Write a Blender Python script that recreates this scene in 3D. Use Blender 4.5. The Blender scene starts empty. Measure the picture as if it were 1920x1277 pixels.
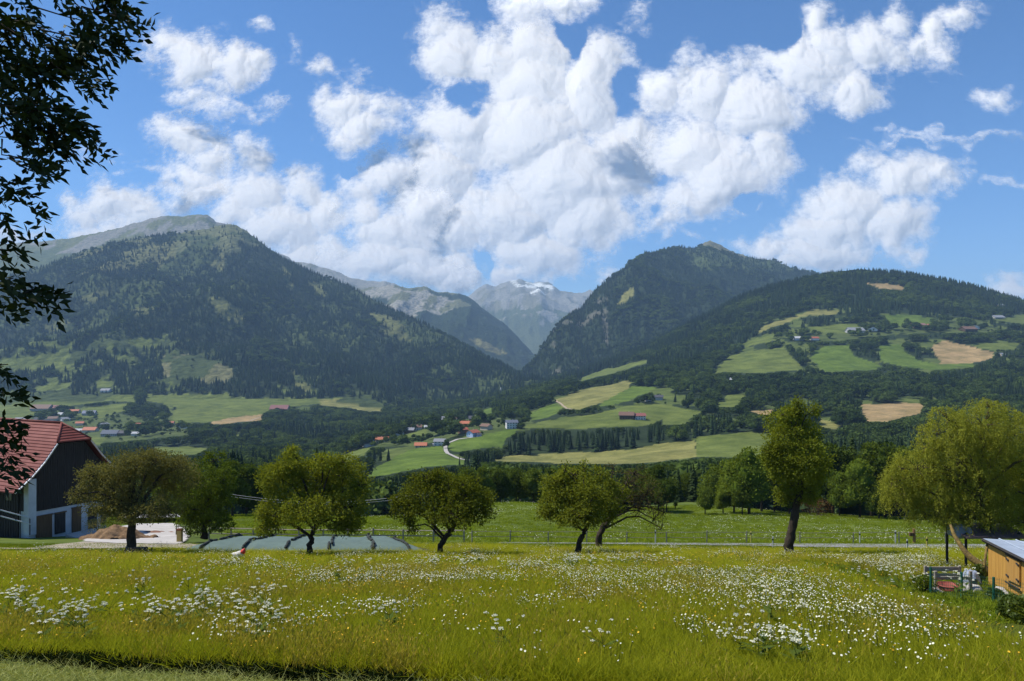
import bpy, bmesh, math, random
import numpy as np
from mathutils import Vector, Matrix

random.seed(7)
RNG = np.random.default_rng(11)
C = bpy.context.scene.collection
SC = bpy.context.scene
R_ = math.radians

# ------------------------------------------------------------------ camera model
# eye at the origin, looking along +Y, level, lens shifted up a little
F, CU, CV = 1450.0, 960.0, 665.0
def P3(u, v, y):
    return ((u - CU) / F * y, y, (CV - v) / F * y)
def plane_z(y):
    return -(2.5 + 0.204 * y)
def on_meadow(u, v):
    y = 2.5 / max(1e-4, (v - CV) / F - 0.204)
    return (u - CU) / F * y, y, plane_z(y)

cam = bpy.data.cameras.new('camera')
cam.sensor_width = 36.0
cam.lens = F / 1920.0 * 36.0
cam.shift_y = (CV - 638.5) / 1920.0
cam.clip_start = 0.1
cam.clip_end = 120000.0
camo = bpy.data.objects.new('camera', cam)
camo.rotation_euler = (R_(90), 0, 0)
C.objects.link(camo)
SC.camera = camo

# ------------------------------------------------------------------ noise
def _hash(ix, iy, seed):
    h = (ix.astype(np.int64) * 374761393 + iy.astype(np.int64) * 668265263 + seed * 1442695041) & 0xFFFFFFFF
    h = ((h ^ (h >> 13)) * 1274126177) & 0xFFFFFFFF
    h = (h ^ (h >> 16)) & 0xFFFFFF
    return h / float(0xFFFFFF)
def vnoise(x, y, seed=0):
    x = np.asarray(x, float); y = np.asarray(y, float)
    ix = np.floor(x); iy = np.floor(y)
    fx = x - ix; fy = y - iy
    fx = fx * fx * fx * (fx * (fx * 6 - 15) + 10); fy = fy * fy * fy * (fy * (fy * 6 - 15) + 10)
    a = _hash(ix, iy, seed); b = _hash(ix + 1, iy, seed)
    c = _hash(ix, iy + 1, seed); d = _hash(ix + 1, iy + 1, seed)
    return (a * (1 - fx) + b * fx) * (1 - fy) + (c * (1 - fx) + d * fx) * fy
def fbm(x, y, octaves=4, seed=0, gain=0.5):
    s = 0.0; a = 1.0; t = 0.0
    for o in range(octaves):
        cs, sn = math.cos(o * 1.1), math.sin(o * 1.1)
        s = s + a * vnoise(x * cs - y * sn, x * sn + y * cs, seed + o * 17)
        t += a; a *= gain; x = x * 2.03; y = y * 2.03
    return s / t
def ridged(x, y, octaves=4, seed=0):
    s = 0.0; a = 1.0; t = 0.0
    for o in range(octaves):
        s = s + a * (1 - np.abs(2 * vnoise(x, y, seed + o * 31) - 1)); t += a; a *= 0.5
        x = x * 2.1; y = y * 2.1
    return s / t
def sstep(a, b, x):
    t = np.clip((x - a) / (b - a), 0, 1)
    return t * t * (3 - 2 * t)

# ------------------------------------------------------------------ materials
def new_mat(name):
    m = bpy.data.materials.new(name); m.use_nodes = True
    nt = m.node_tree; nt.nodes.clear()
    out = nt.nodes.new('ShaderNodeOutputMaterial')
    return m, nt, out
def N(nt, kind, **kw):
    n = nt.nodes.new(kind)
    for k, v in kw.items():
        if k in n.inputs: n.inputs[k].default_value = v
        else: setattr(n, k, v)
    return n
def ramp(nt, stops):
    r = nt.nodes.new('ShaderNodeValToRGB')
    e = r.color_ramp.elements
    while len(e) < len(stops): e.new(0.5)
    for el, (p, c) in zip(e, stops):
        el.position = p; el.color = (c[0], c[1], c[2], 1)
    return r
def mix_rgb(nt, a, b, fac, mode='MIX'):
    n = nt.nodes.new('ShaderNodeMix'); n.data_type = 'RGBA'; n.blend_type = mode
    for sock, val in ((n.inputs[6], a), (n.inputs[7], b), (n.inputs[0], fac)):
        if hasattr(val, 'is_linked') or hasattr(val, 'links'): nt.links.new(val, sock)
        elif isinstance(val, (int, float)): sock.default_value = val
        else: sock.default_value = (val[0], val[1], val[2], 1)
    return n.outputs[2]
_mats = {}
def surf(name, col, col2=None, scale=8.0, rough=0.8, bump=0.0, bscale=None, spec=0.3, stretch=(1, 1, 1), metallic=0.0, detail=5.0):
    """plain weathered surface: two albedos mixed by noise in object space, optional bump"""
    if name in _mats: return _mats[name]
    m, nt, out = new_mat(name)
    b = N(nt, 'ShaderNodeBsdfPrincipled', Roughness=rough, Metallic=metallic)
    b.inputs['Specular IOR Level'].default_value = spec
    tc = N(nt, 'ShaderNodeTexCoord'); mp = N(nt, 'ShaderNodeMapping'); mp.inputs['Scale'].default_value = stretch
    nt.links.new(tc.outputs['Object'], mp.inputs[0])
    no = N(nt, 'ShaderNodeTexNoise', Scale=scale, Detail=detail, Roughness=0.62)
    nt.links.new(mp.outputs[0], no.inputs['Vector'])
    if col2 is None: col2 = tuple(c * 0.7 for c in col)
    r = ramp(nt, [(0.32, col), (0.68, col2)])
    nt.links.new(no.outputs['Fac'], r.inputs[0]); nt.links.new(r.outputs[0], b.inputs['Base Color'])
    if bump:
        n2 = N(nt, 'ShaderNodeTexNoise', Scale=bscale or scale * 4, Detail=6.0)
        nt.links.new(mp.outputs[0], n2.inputs['Vector'])
        bp = N(nt, 'ShaderNodeBump', Strength=bump, Distance=0.05)
        nt.links.new(n2.outputs['Fac'], bp.inputs['Height']); nt.links.new(bp.outputs[0], b.inputs['Normal'])
    nt.links.new(b.outputs[0], out.inputs[0])
    _mats[name] = m
    return m
def leafmat(name, ca, cb, trans=0.35, gloss=0.0, tint=(1.25, 1.15, 0.5), attr=True, stand=0.0):
    """leaf: diffuse plus translucent; colour varies per leaf clump (attribute var) and per plant"""
    if name in _mats: return _mats[name]
    m, nt, out = new_mat(name)
    oi = N(nt, 'ShaderNodeObjectInfo')
    if attr:
        at = N(nt, 'ShaderNodeAttribute', attribute_name='var')
        ad = N(nt, 'ShaderNodeMath', operation='MULTIPLY_ADD'); ad.inputs[1].default_value = 0.5
        nt.links.new(at.outputs['Fac'], ad.inputs[0])
        mu = N(nt, 'ShaderNodeMath', operation='MULTIPLY'); mu.inputs[1].default_value = 0.5
        nt.links.new(oi.outputs['Random'], mu.inputs[0]); nt.links.new(mu.outputs[0], ad.inputs[2])
        fac = ad.outputs[0]
    else:
        fac = oi.outputs['Random']
    if stand:        # neighbouring trees of one stand share their tone
        ge = N(nt, 'ShaderNodeNewGeometry'); sn_ = N(nt, 'ShaderNodeTexNoise', Scale=stand, Detail=3.0); nt.links.new(ge.outputs['Position'], sn_.inputs['Vector'])
        mr_ = N(nt, 'ShaderNodeMapRange'); mr_.inputs['From Min'].default_value = .35; mr_.inputs['From Max'].default_value = .65
        mr_.inputs['To Min'].default_value = -.28; mr_.inputs['To Max'].default_value = .28; nt.links.new(sn_.outputs['Fac'], mr_.inputs['Value'])
        a2 = N(nt, 'ShaderNodeMath', operation='ADD', use_clamp=True); nt.links.new(fac, a2.inputs[0]); nt.links.new(mr_.outputs['Result'], a2.inputs[1]); fac = a2.outputs[0]
    col = mix_rgb(nt, ca, cb, fac)
    d = N(nt, 'ShaderNodeBsdfDiffuse'); nt.links.new(col, d.inputs['Color'])
    t = N(nt, 'ShaderNodeBsdfTranslucent')
    tcol = mix_rgb(nt, col, tint, 1.0, 'MULTIPLY'); nt.links.new(tcol, t.inputs['Color'])
    mx = N(nt, 'ShaderNodeMixShader', Fac=trans)
    nt.links.new(d.outputs[0], mx.inputs[1]); nt.links.new(t.outputs[0], mx.inputs[2])
    last = mx
    if gloss:
        g = N(nt, 'ShaderNodeBsdfGlossy', Roughness=0.45); g.inputs['Color'].default_value = (0.9, 0.95, 0.9, 1)
        m2 = N(nt, 'ShaderNodeMixShader', Fac=gloss)
        nt.links.new(mx.outputs[0], m2.inputs[1]); nt.links.new(g.outputs[0], m2.inputs[2]); last = m2
    nt.links.new(last.outputs[0], out.inputs[0])
    _mats[name] = m
    return m

# ------------------------------------------------------------------ mesh helpers
def np_mesh(name, V, Q, mat=None, smooth=False, var=None):
    V = np.asarray(V, np.float32); Q = np.asarray(Q, np.int32)
    me = bpy.data.meshes.new(name)
    k = Q.shape[1]
    me.vertices.add(len(V)); me.vertices.foreach_set('co', V.ravel())
    me.loops.add(Q.size); me.loops.foreach_set('vertex_index', Q.ravel())
    me.polygons.add(len(Q)); me.polygons.foreach_set('loop_start', np.arange(0, Q.size, k, dtype=np.int32))
    if smooth: me.polygons.foreach_set('use_smooth', np.ones(len(Q), bool))
    me.update(calc_edges=True)
    if var is not None:
        a = me.attributes.new('var', 'FLOAT', 'FACE'); a.data.foreach_set('value', np.asarray(var, np.float32))
    if mat is not None: me.materials.append(mat)
    return me
def link(name, me, parent=None, loc=None):
    o = bpy.data.objects.new(name, me); C.objects.link(o)
    if parent is not None: o.parent = parent
    if loc is not None: o.location = loc
    return o
def tag(o, label=None, cat=None, group=None, kind=None):
    if label: o['label'] = label
    if cat: o['category'] = cat
    if group: o['group'] = group
    if kind: o['kind'] = kind
    return o
def empty(name, loc, label, cat, group=None):
    o = bpy.data.objects.new(name, None); C.objects.link(o); o.location = loc
    o.empty_display_size = 0.1
    return tag(o, label, cat, group)
def copy_tree(o, parent=None):
    c = o.copy(); C.objects.link(c)
    if parent is not None: c.parent = parent
    for ch in list(o.children): copy_tree(ch, c)
    return c

class MB:
    """collects boxes, prisms, tubes into one mesh"""
    def __init__(self): self.v = []; self.f = []
    def add(self, vs, fs):
        n = len(self.v); self.v += [tuple(v) for v in vs]; self.f += [tuple(i + n for i in f) for f in fs]
    def box(self, c, s, rz=0.0, bev=0.0):
        hx, hy, hz = s[0] / 2, s[1] / 2, s[2] / 2
        cs, sn = math.cos(rz), math.sin(rz)
        vs = []
        for z in (-hz, hz):
            for x, y in ((-hx, -hy), (hx, -hy), (hx, hy), (-hx, hy)):
                vs.append((c[0] + x * cs - y * sn, c[1] + x * sn + y * cs, c[2] + z))
        self.add(vs, [(0, 3, 2, 1), (4, 5, 6, 7), (0, 1, 5, 4), (1, 2, 6, 5), (2, 3, 7, 6), (3, 0, 4, 7)])
    def tube(self, path, radii, sides=6):
        path = [Vector(p) for p in path]
        vs = []; fs = []
        for i, p in enumerate(path):
            d = (path[min(i + 1, len(path) - 1)] - path[max(i - 1, 0)])
            d = d.normalized() if d.length > 1e-9 else Vector((0, 0, 1))
            a = d.cross(Vector((0.31, 0.17, 0.93))); a = a.normalized() if a.length > 1e-3 else d.orthogonal().normalized()
            b = d.cross(a)
            r = radii[i] if hasattr(radii, '__len__') else radii
            for k in range(sides):
                t = 2 * math.pi * k / sides
                vs.append(p + a * (math.cos(t) * r) + b * (math.sin(t) * r))
        for i in range(len(path) - 1):
            for k in range(sides):
                k2 = (k + 1) % sides
                fs.append((i * sides + k, i * sides + k2, (i + 1) * sides + k2, (i + 1) * sides + k))
        fs.append(tuple(range(sides))[::-1]); n = (len(path) - 1) * sides
        fs.append(tuple(n + k for k in range(sides)))
        self.add(vs, fs)
    def mesh(self, name, mat=None, smooth=False):
        me = bpy.data.meshes.new(name); me.from_pydata(self.v, [], self.f); me.update()
        if smooth: me.polygons.foreach_set('use_smooth', np.ones(len(me.polygons), bool))
        if mat is not None: me.materials.append(mat)
        return me
    def build(self, name, mat=None, parent=None, loc=None, smooth=False, bevel=0.0):
        o = link(name, self.mesh(name, mat, smooth), parent, loc)
        if bevel:
            b = o.modifiers.new('bevel', 'BEVEL'); b.width = bevel; b.segments = 2
        return o

def unit(a):
    return a / np.maximum(np.linalg.norm(a, axis=-1, keepdims=True), 1e-9)
def rand_dirs(n, rng):
    return unit(rng.normal(size=(n, 3)))
def cards(P, D, L, W, rng):
    """one leaf-shaped quad per point"""
    n = len(P); D = unit(D)
    S = unit(np.cross(D, rand_dirs(n, rng)))
    U = np.cross(S, D)
    L = np.broadcast_to(L, (n,))[:, None]; W = np.broadcast_to(W, (n,))[:, None]
    V = np.empty((n, 4, 3))
    mid = P + D * L * 0.45 + U * L * 0.08
    V[:, 0] = P; V[:, 1] = mid + S * W * 0.5; V[:, 2] = P + D * L; V[:, 3] = mid - S * W * 0.5
    return V.reshape(-1, 3), np.arange(4 * n).reshape(n, 4)

# ------------------------------------------------------------------ scattering of uncountable stuff
def scatter(name, pts, rots, scl, idx, protos, label, cat):
    me = bpy.data.meshes.new(name)
    n = len(pts)
    me.vertices.add(n); me.vertices.foreach_set('co', np.asarray(pts, np.float32).ravel())
    a = me.attributes.new('rot', 'FLOAT_VECTOR', 'POINT'); a.data.foreach_set('vector', np.asarray(rots, np.float32).ravel())
    scl = np.asarray(scl, np.float32)
    if scl.ndim == 1: scl = np.repeat(scl[:, None], 3, 1)
    a = me.attributes.new('scl', 'FLOAT_VECTOR', 'POINT'); a.data.foreach_set('vector', scl.ravel())
    a = me.attributes.new('idx', 'INT', 'POINT'); a.data.foreach_set('value', np.asarray(idx, np.int32))
    col = bpy.data.collections.new(name + '_kinds')
    for p in protos: col.objects.link(p)
    ng = bpy.data.node_groups.new(name, 'GeometryNodeTree')
    ng.interface.new_socket('Geometry', in_out='INPUT', socket_type='NodeSocketGeometry')
    ng.interface.new_socket('Geometry', in_out='OUTPUT', socket_type='NodeSocketGeometry')
    gi = ng.nodes.new('NodeGroupInput'); go = ng.nodes.new('NodeGroupOutput')
    ci = ng.nodes.new('GeometryNodeCollectionInfo'); ci.inputs['Collection'].default_value = col
    ci.inputs['Separate Children'].default_value = True; ci.inputs['Reset Children'].default_value = True
    ip = ng.nodes.new('GeometryNodeInstanceOnPoints'); ip.inputs['Pick Instance'].default_value = True
    def na(nm, t):
        q = ng.nodes.new('GeometryNodeInputNamedAttribute'); q.data_type = t; q.inputs['Name'].default_value = nm
        return [s for s in q.outputs if s.enabled and s.name == 'Attribute'][0]
    er = ng.nodes.new('FunctionNodeEulerToRotation')
    L = ng.links
    L.new(gi.outputs[0], ip.inputs['Points']); L.new(ci.outputs[0], ip.inputs['Instance'])
    L.new(na('idx', 'INT'), ip.inputs['Instance Index'])
    L.new(na('rot', 'FLOAT_VECTOR'), er.inputs[0]); L.new(er.outputs[0], ip.inputs['Rotation'])
    L.new(na('scl', 'FLOAT_VECTOR'), ip.inputs['Scale']); L.new(ip.outputs[0], go.inputs[0])
    o = link(name, me)
    md = o.modifiers.new('scatter', 'NODES'); md.node_group = ng
    return tag(o, label, cat, kind='stuff')
def proto(name, me):
    return bpy.data.objects.new(name, me)

# ------------------------------------------------------------------ TERRAIN
UG = np.arange(-520.0, 2441.0, 3.0)
YG = np.exp(np.linspace(math.log(62.0), math.log(15000.0), 760))
NU, NY = len(UG), len(YG)

def curve(pts, u=UG):
    p = np.array(pts, float)
    v = np.interp(u, p[:, 0], p[:, 1])
    return v
def smooth_u(v, w):
    k = np.hanning(2 * w + 3)[1:-1]; k /= k.sum()
    return np.convolve(np.pad(v, w + 0, mode='edge'), k, mode='valid')[:len(v)]

# the valley floor and the near hills: sections across the view at chosen distances
V62 = CV + F * (2.5 / 62 + 0.204)
BASE = [
 (62, [(0, V62)]),
 (90, [(-500, 992), (0, 991), (300, 988), (450, 985), (700, 985), (860, 988), (960, 983), (1100, 990), (1300, 998), (1600, 1000), (1900, 1002)]),
 (130, [(-500, 975), (200, 974), (450, 968), (700, 970), (780, 966), (850, 957), (920, 946), (970, 943), (1050, 950), (1150, 958), (1250, 962), (1330, 962), (1500, 968), (1700, 976), (1900, 985)]),
 (165, [(-500, 978), (450, 976), (700, 990), (850, 972), (960, 955), (1050, 951), (1200, 948), (1290, 942), (1400, 955), (1500, 962), (1700, 972), (1900, 982)]),
 (235, [(-500, 990), (450, 995), (700, 1000), (950, 985), (1150, 968), (1300, 960), (1600, 970), (1900, 978)]),
 (350, [(-500, 960), (450, 960), (700, 968), (850, 958), (1000, 950), (1300, 930), (1900, 930)]),
 (500, [(-500, 932), (0, 930), (450, 927), (640, 932), (700, 926), (850, 906), (1000, 900), (1300, 892), (1500, 888), (1900, 884)]),
 (650, [(-500, 910), (0, 908), (450, 902), (640, 905), (700, 893), (800, 877), (880, 868), (1000, 870), (1250, 865), (1420, 858), (1600, 852), (1900, 850)]),
 (800, [(-500, 890), (0, 888), (450, 882), (600, 880), (690, 862), (800, 846), (900, 850), (950, 857), (1100, 851), (1250, 834), (1420, 815), (1600, 810), (1900, 808)]),
 (1000, [(-500, 870), (0, 868), (450, 862), (620, 860), (690, 836), (760, 829), (850, 811), (960, 799), (1020, 798), (1100, 792), (1180, 782), (1250, 788), (1420, 775), (1600, 775), (1900, 772)]),
 (1250, [(-500, 850), (0, 850), (300, 848), (620, 848), (700, 820), (780, 803), (870, 789), (960, 784), (1000, 776), (1050, 766), (1180, 753), (1300, 743), (1420, 738), (1600, 736), (1900, 734)]),
 (1600, [(-500, 822), (0, 822), (300, 812), (500, 808), (640, 812), (780, 800), (870, 783), (950, 768), (1000, 755), (1050, 741), (1100, 729), (1200, 712), (1350, 697), (1450, 692), (1600, 690), (1920, 690), (2400, 705)]),
 (2000, [(-500, 790), (0, 788), (300, 783), (480, 783), (700, 787), (870, 772), (960, 747), (1050, 728), (1150, 708), (1250, 684), (1350, 662), (1450, 630), (1600, 620), (1800, 617), (1920, 620), (2400, 650)]),
 (2400, [(-500, 755), (0, 754), (300, 746), (600, 748), (720, 766), (870, 758), (960, 739), (1050, 720), (1150, 694), (1250, 652), (1350, 613), (1500, 572), (1640, 560), (1800, 575), (1920, 594), (2400, 670)]),
 (2900, [(-500, 742), (600, 742), (870, 750), (960, 733), (1000, 722), (1100, 694), (1200, 658), (1300, 608), (1400, 557), (1450, 541), (1500, 529), (1560, 519), (1640, 515), (1700, 520), (1800, 536), (1900, 565), (1940, 580), (2100, 640), (2400, 700)]),
 (3600, [(-500, 732), (800, 735), (960, 725), (1100, 715), (1300, 680), (1640, 630), (1920, 660), (2400, 710)]),
 (6000, [(-500, 705), (2400, 705)]),
 (17000, [(-500, 690), (2400, 690)]),
]
ky = np.array([b[0] for b in BASE], float)
kz = np.array([(CV - smooth_u(curve(b[1]), 8)) / F * b[0] for b in BASE])
kz[0] = plane_z(62.0)
lx = np.log(ky)
dl = np.diff(lx)[:, None]; sl = np.diff(kz, axis=0) / dl
ms = np.zeros_like(kz)
ms[1:-1] = np.where(sl[:-1] * sl[1:] > 0, 2 * sl[:-1] * sl[1:] / (sl[:-1] + sl[1:] + 1e-12), 0)
ms[0] = sl[0]; ms[-1] = sl[-1]
ly = np.log(YG)
seg = np.clip(np.searchsorted(lx, ly, side='right') - 1, 0, len(lx) - 2)
tt = ((ly - lx[seg]) / (lx[seg + 1] - lx[seg]))[:, None]
hh = (lx[seg + 1] - lx[seg])[:, None]
ZB = ((2 * tt**3 - 3 * tt**2 + 1) * kz[seg] + (tt**3 - 2 * tt**2 + tt) * hh * ms[seg]
      + (-2 * tt**3 + 3 * tt**2) * kz[seg + 1] + (tt**3 - tt**2) * hh * ms[seg + 1])
UU, YY = np.meshgrid(UG, YG)
XX = (UU - CU) / F * YY
ZB += (fbm(XX / 160, YY / 160, 4, 5) - 0.5) * 14 * sstep(230, 700, YY) * (1 - 0.6 * sstep(2400, 2900, YY))
ZB += (fbm(XX / 14, YY / 14, 3, 9) - 0.5) * 0.7 * sstep(64, 90, YY)

# mountains: ridge line (pixel height at a distance), foot, slope shape
def mountain(ridge, yr, foot_v, yf, p=1.2, amp=60., scale=420., seed=1, back=0.55, ridge_amp=0.0, fine=0.0):
    vr = curve(ridge)
    yrr = smooth_u(curve(yr), 20); yff = smooth_u(curve(yf), 20)
    zr = (CV - vr) / F * yrr; zf = (CV - curve(foot_v)) / F * yff
    s = (YY - yff) / (yrr - yff)
    sc = np.clip(s, 0, 1)
    Z = zf + (zr - zf) * sc**p
    Z = np.where(s > 1, zr - (YY - yrr) * back, Z)
    Z = np.where(s < 0, zf + (YY - yff) * 0.9, Z)
    n = ridged(XX / scale + 3.1 * seed, YY / (scale * 1.9), 5, seed) - 0.55
    w = np.clip(sc * (1 - sc) * 4, 0, 1)
    Z += n * amp * w * 2
    if fine: Z += (ridged(XX / (scale * 0.28), YY / (scale * 0.4), 4, seed + 50) - 0.5) * fine * np.clip(sc * 3, 0, 1) * np.where(s > 1.02, 0.4, 1)
    return Z
LAYERS = []
LAYERS.append(('left_mountain', mountain(
    [(-520, 640), (-200, 560), (0, 522), (60, 507), (120, 484), (200, 458), (280, 444), (350, 434), (400, 424), (430, 419), (455, 428), (478, 446), (500, 463), (540, 490), (575, 505), (600, 516), (650, 534), (700, 562), (760, 592), (820, 622), (880, 655), (930, 681), (975, 703), (1010, 730), (1100, 830), (2440, 1600)],
    [(-520, 4300), (0, 4300), (430, 4900), (700, 4300), (960, 3400), (2440, 3000)],
    [(-520, 752), (600, 752), (700, 757), (800, 764), (960, 742), (2440, 900)], [(-520, 2350), (700, 2350), (960, 2300), (2440, 2300)], 1.22, 115, 430, 3, fine=16)))
LAYERS.append(('alpine_ridge', mountain(
    [(-520, 505), (-100, 474), (0, 458), (60, 455), (130, 446), (200, 430), (260, 415), (310, 404), (340, 403), (375, 398), (390, 402), (404, 414), (430, 423), (500, 470), (560, 510), (700, 620), (2440, 1500)],
    [(0, 7000)], [(0, 640), (420, 640), (600, 900), (2440, 1600)], [(0, 4700)], 1.0, 60, 600, 7, fine=35)))
LAYERS.append(('spur_mountain', mountain(
    [(-520, 900), (500, 640), (600, 560), (700, 540), (740, 536), (770, 540), (800, 539), (830, 549), (862, 552), (880, 560), (900, 574), (925, 592), (945, 607), (960, 622), (978, 642), (1000, 668), (1040, 700), (2440, 1500)],
    [(0, 7600)], [(0, 700)], [(0, 5200)], 1.0, 110, 520, 13, fine=45)))
LAYERS.append(('rocky_ridge', mountain(
    [(-520, 700), (400, 500), (520, 474), (541, 479), (552, 488), (575, 492), (600, 500), (640, 512), (668, 522), (700, 527), (722, 528), (740, 532), (770, 548), (800, 556), (850, 590), (900, 640), (2440, 1500)],
    [(0, 10200)], [(0, 700)], [(0, 7600)], 1.0, 150, 700, 17, fine=60)))
LAYERS.append(('far_mountain', mountain(
    [(-520, 900), (700, 690), (800, 606), (870, 558), (890, 545), (912, 533), (930, 535), (945, 529), (975, 522), (1000, 528), (1022, 531), (1035, 533), (1050, 544), (1075, 547), (1108, 548), (1160, 560), (1250, 600), (1400, 700), (2440, 1300)],
    [(0, 14200)], [(0, 700)], [(0, 9500)], 1.0, 260, 1100, 23, fine=110)))
LAYERS.append(('right_mountain', mountain(
    [(-520, 1700), (860, 830), (920, 745), (960, 714), (985, 692), (1000, 675), (1015, 656), (1028, 636), (1040, 618), (1060, 600), (1090, 580), (1106, 560), (1117, 545), (1130, 534), (1160, 510), (1185, 488), (1203, 478), (1225, 474), (1250, 469), (1272, 464), (1300, 467), (1312, 462), (1320, 455), (1330, 452), (1345, 457), (1360, 465), (1382, 475), (1400, 480), (1430, 487), (1448, 488), (1465, 494), (1475, 500), (1500, 507), (1535, 515), (1600, 536), (1800, 600), (2440, 760)],
    [(-520, 3300), (960, 3300), (1080, 4000), (1200, 4400), (1330, 5600), (1500, 5200), (2440, 4400)],
    [(-520, 900), (900, 760), (960, 735), (1000, 722), (1500, 700), (2440, 720)], [(0, 3020)], 1.0, 125, 430, 29, fine=22)))
ZALL = np.stack([ZB] + [l[1] for l in LAYERS])
LAY = ZALL.argmax(0)
Z = ZALL.max(0)
VV = CV - F * Z / YY
VMIN = np.minimum.accumulate(VV, axis=0)                   # what the ground in front hides
VMINF = np.vstack([np.full((1, NU), 5000.), VMIN[:-1]])

def gi(u, y):
    """fractional grid index"""
    return (np.log(y) - ly[0]) / (ly[1] - ly[0]), (u - UG[0]) / 3.0
def zat(u, y):
    r, c = gi(np.asarray(u, float), np.asarray(y, float))
    r = np.clip(r, 0, NY - 1.001); c = np.clip(c, 0, NU - 1.001)
    r0 = r.astype(int); c0 = c.astype(int); fr = r - r0; fc = c - c0
    return ((Z[r0, c0] * (1 - fc) + Z[r0, c0 + 1] * fc) * (1 - fr) + (Z[r0 + 1, c0] * (1 - fc) + Z[r0 + 1, c0 + 1] * fc) * fr)
def lookup(A, u, y):
    r, c = gi(u, y)
    return A[np.clip(np.rint(r).astype(int), 0, NY - 1), np.clip(np.rint(c).astype(int), 0, NU - 1)]
def hit(u, v, ymin=150.):
    """where the line of sight through a photo point meets the ground beyond ymin"""
    c = int(round((u - UG[0]) / 3.0)); col = VV[:, c]
    i0 = int(np.searchsorted(YG, ymin))
    for i in range(i0 + 1, NY):
        if col[i] <= v < col[i - 1] or col[i] <= v:
            a, b = col[i - 1], col[i]
            t = 0 if a == b else min(max((a - v) / (a - b), 0), 1)
            y = YG[i - 1] + t * (YG[i] - YG[i - 1])
            return ((u - CU) / F * y, y, float(zat(np.array([u]), np.array([y]))[0]))
    return None

# ---- land use: fields, clearings, rock
def in_poly(pts, U, V):
    p = np.array(pts, float)
    r = np.zeros(U.shape, bool)
    bb = (U >= p[:, 0].min()) & (U <= p[:, 0].max()) & (V >= p[:, 1].min()) & (V <= p[:, 1].max())
    if not bb.any(): return r
    u = U[bb]; v = V[bb]; ins = np.zeros(u.shape, bool); j = len(p) - 1
    for i in range(len(p)):
        xi, yi = p[i]; xj, yj = p[j]
        c = ((yi > v) != (yj > v)) & (u < (xj - xi) * (v - yi) / (yj - yi + 1e-9) + xi)
        ins ^= c; j = i
    r[bb] = ins
    return r
GREEN, LIME, DRY, TAN, CUT, SCRUB = (0.108, 0.136, 0.032), (0.090, 0.136, 0.022), (0.185, 0.180, 0.060), (0.30, 0.215, 0.11), (0.135, 0.135, 0.065), (0.115, 0.125, 0.045)
EARTH = (0.36, 0.29, 0.2)
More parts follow.
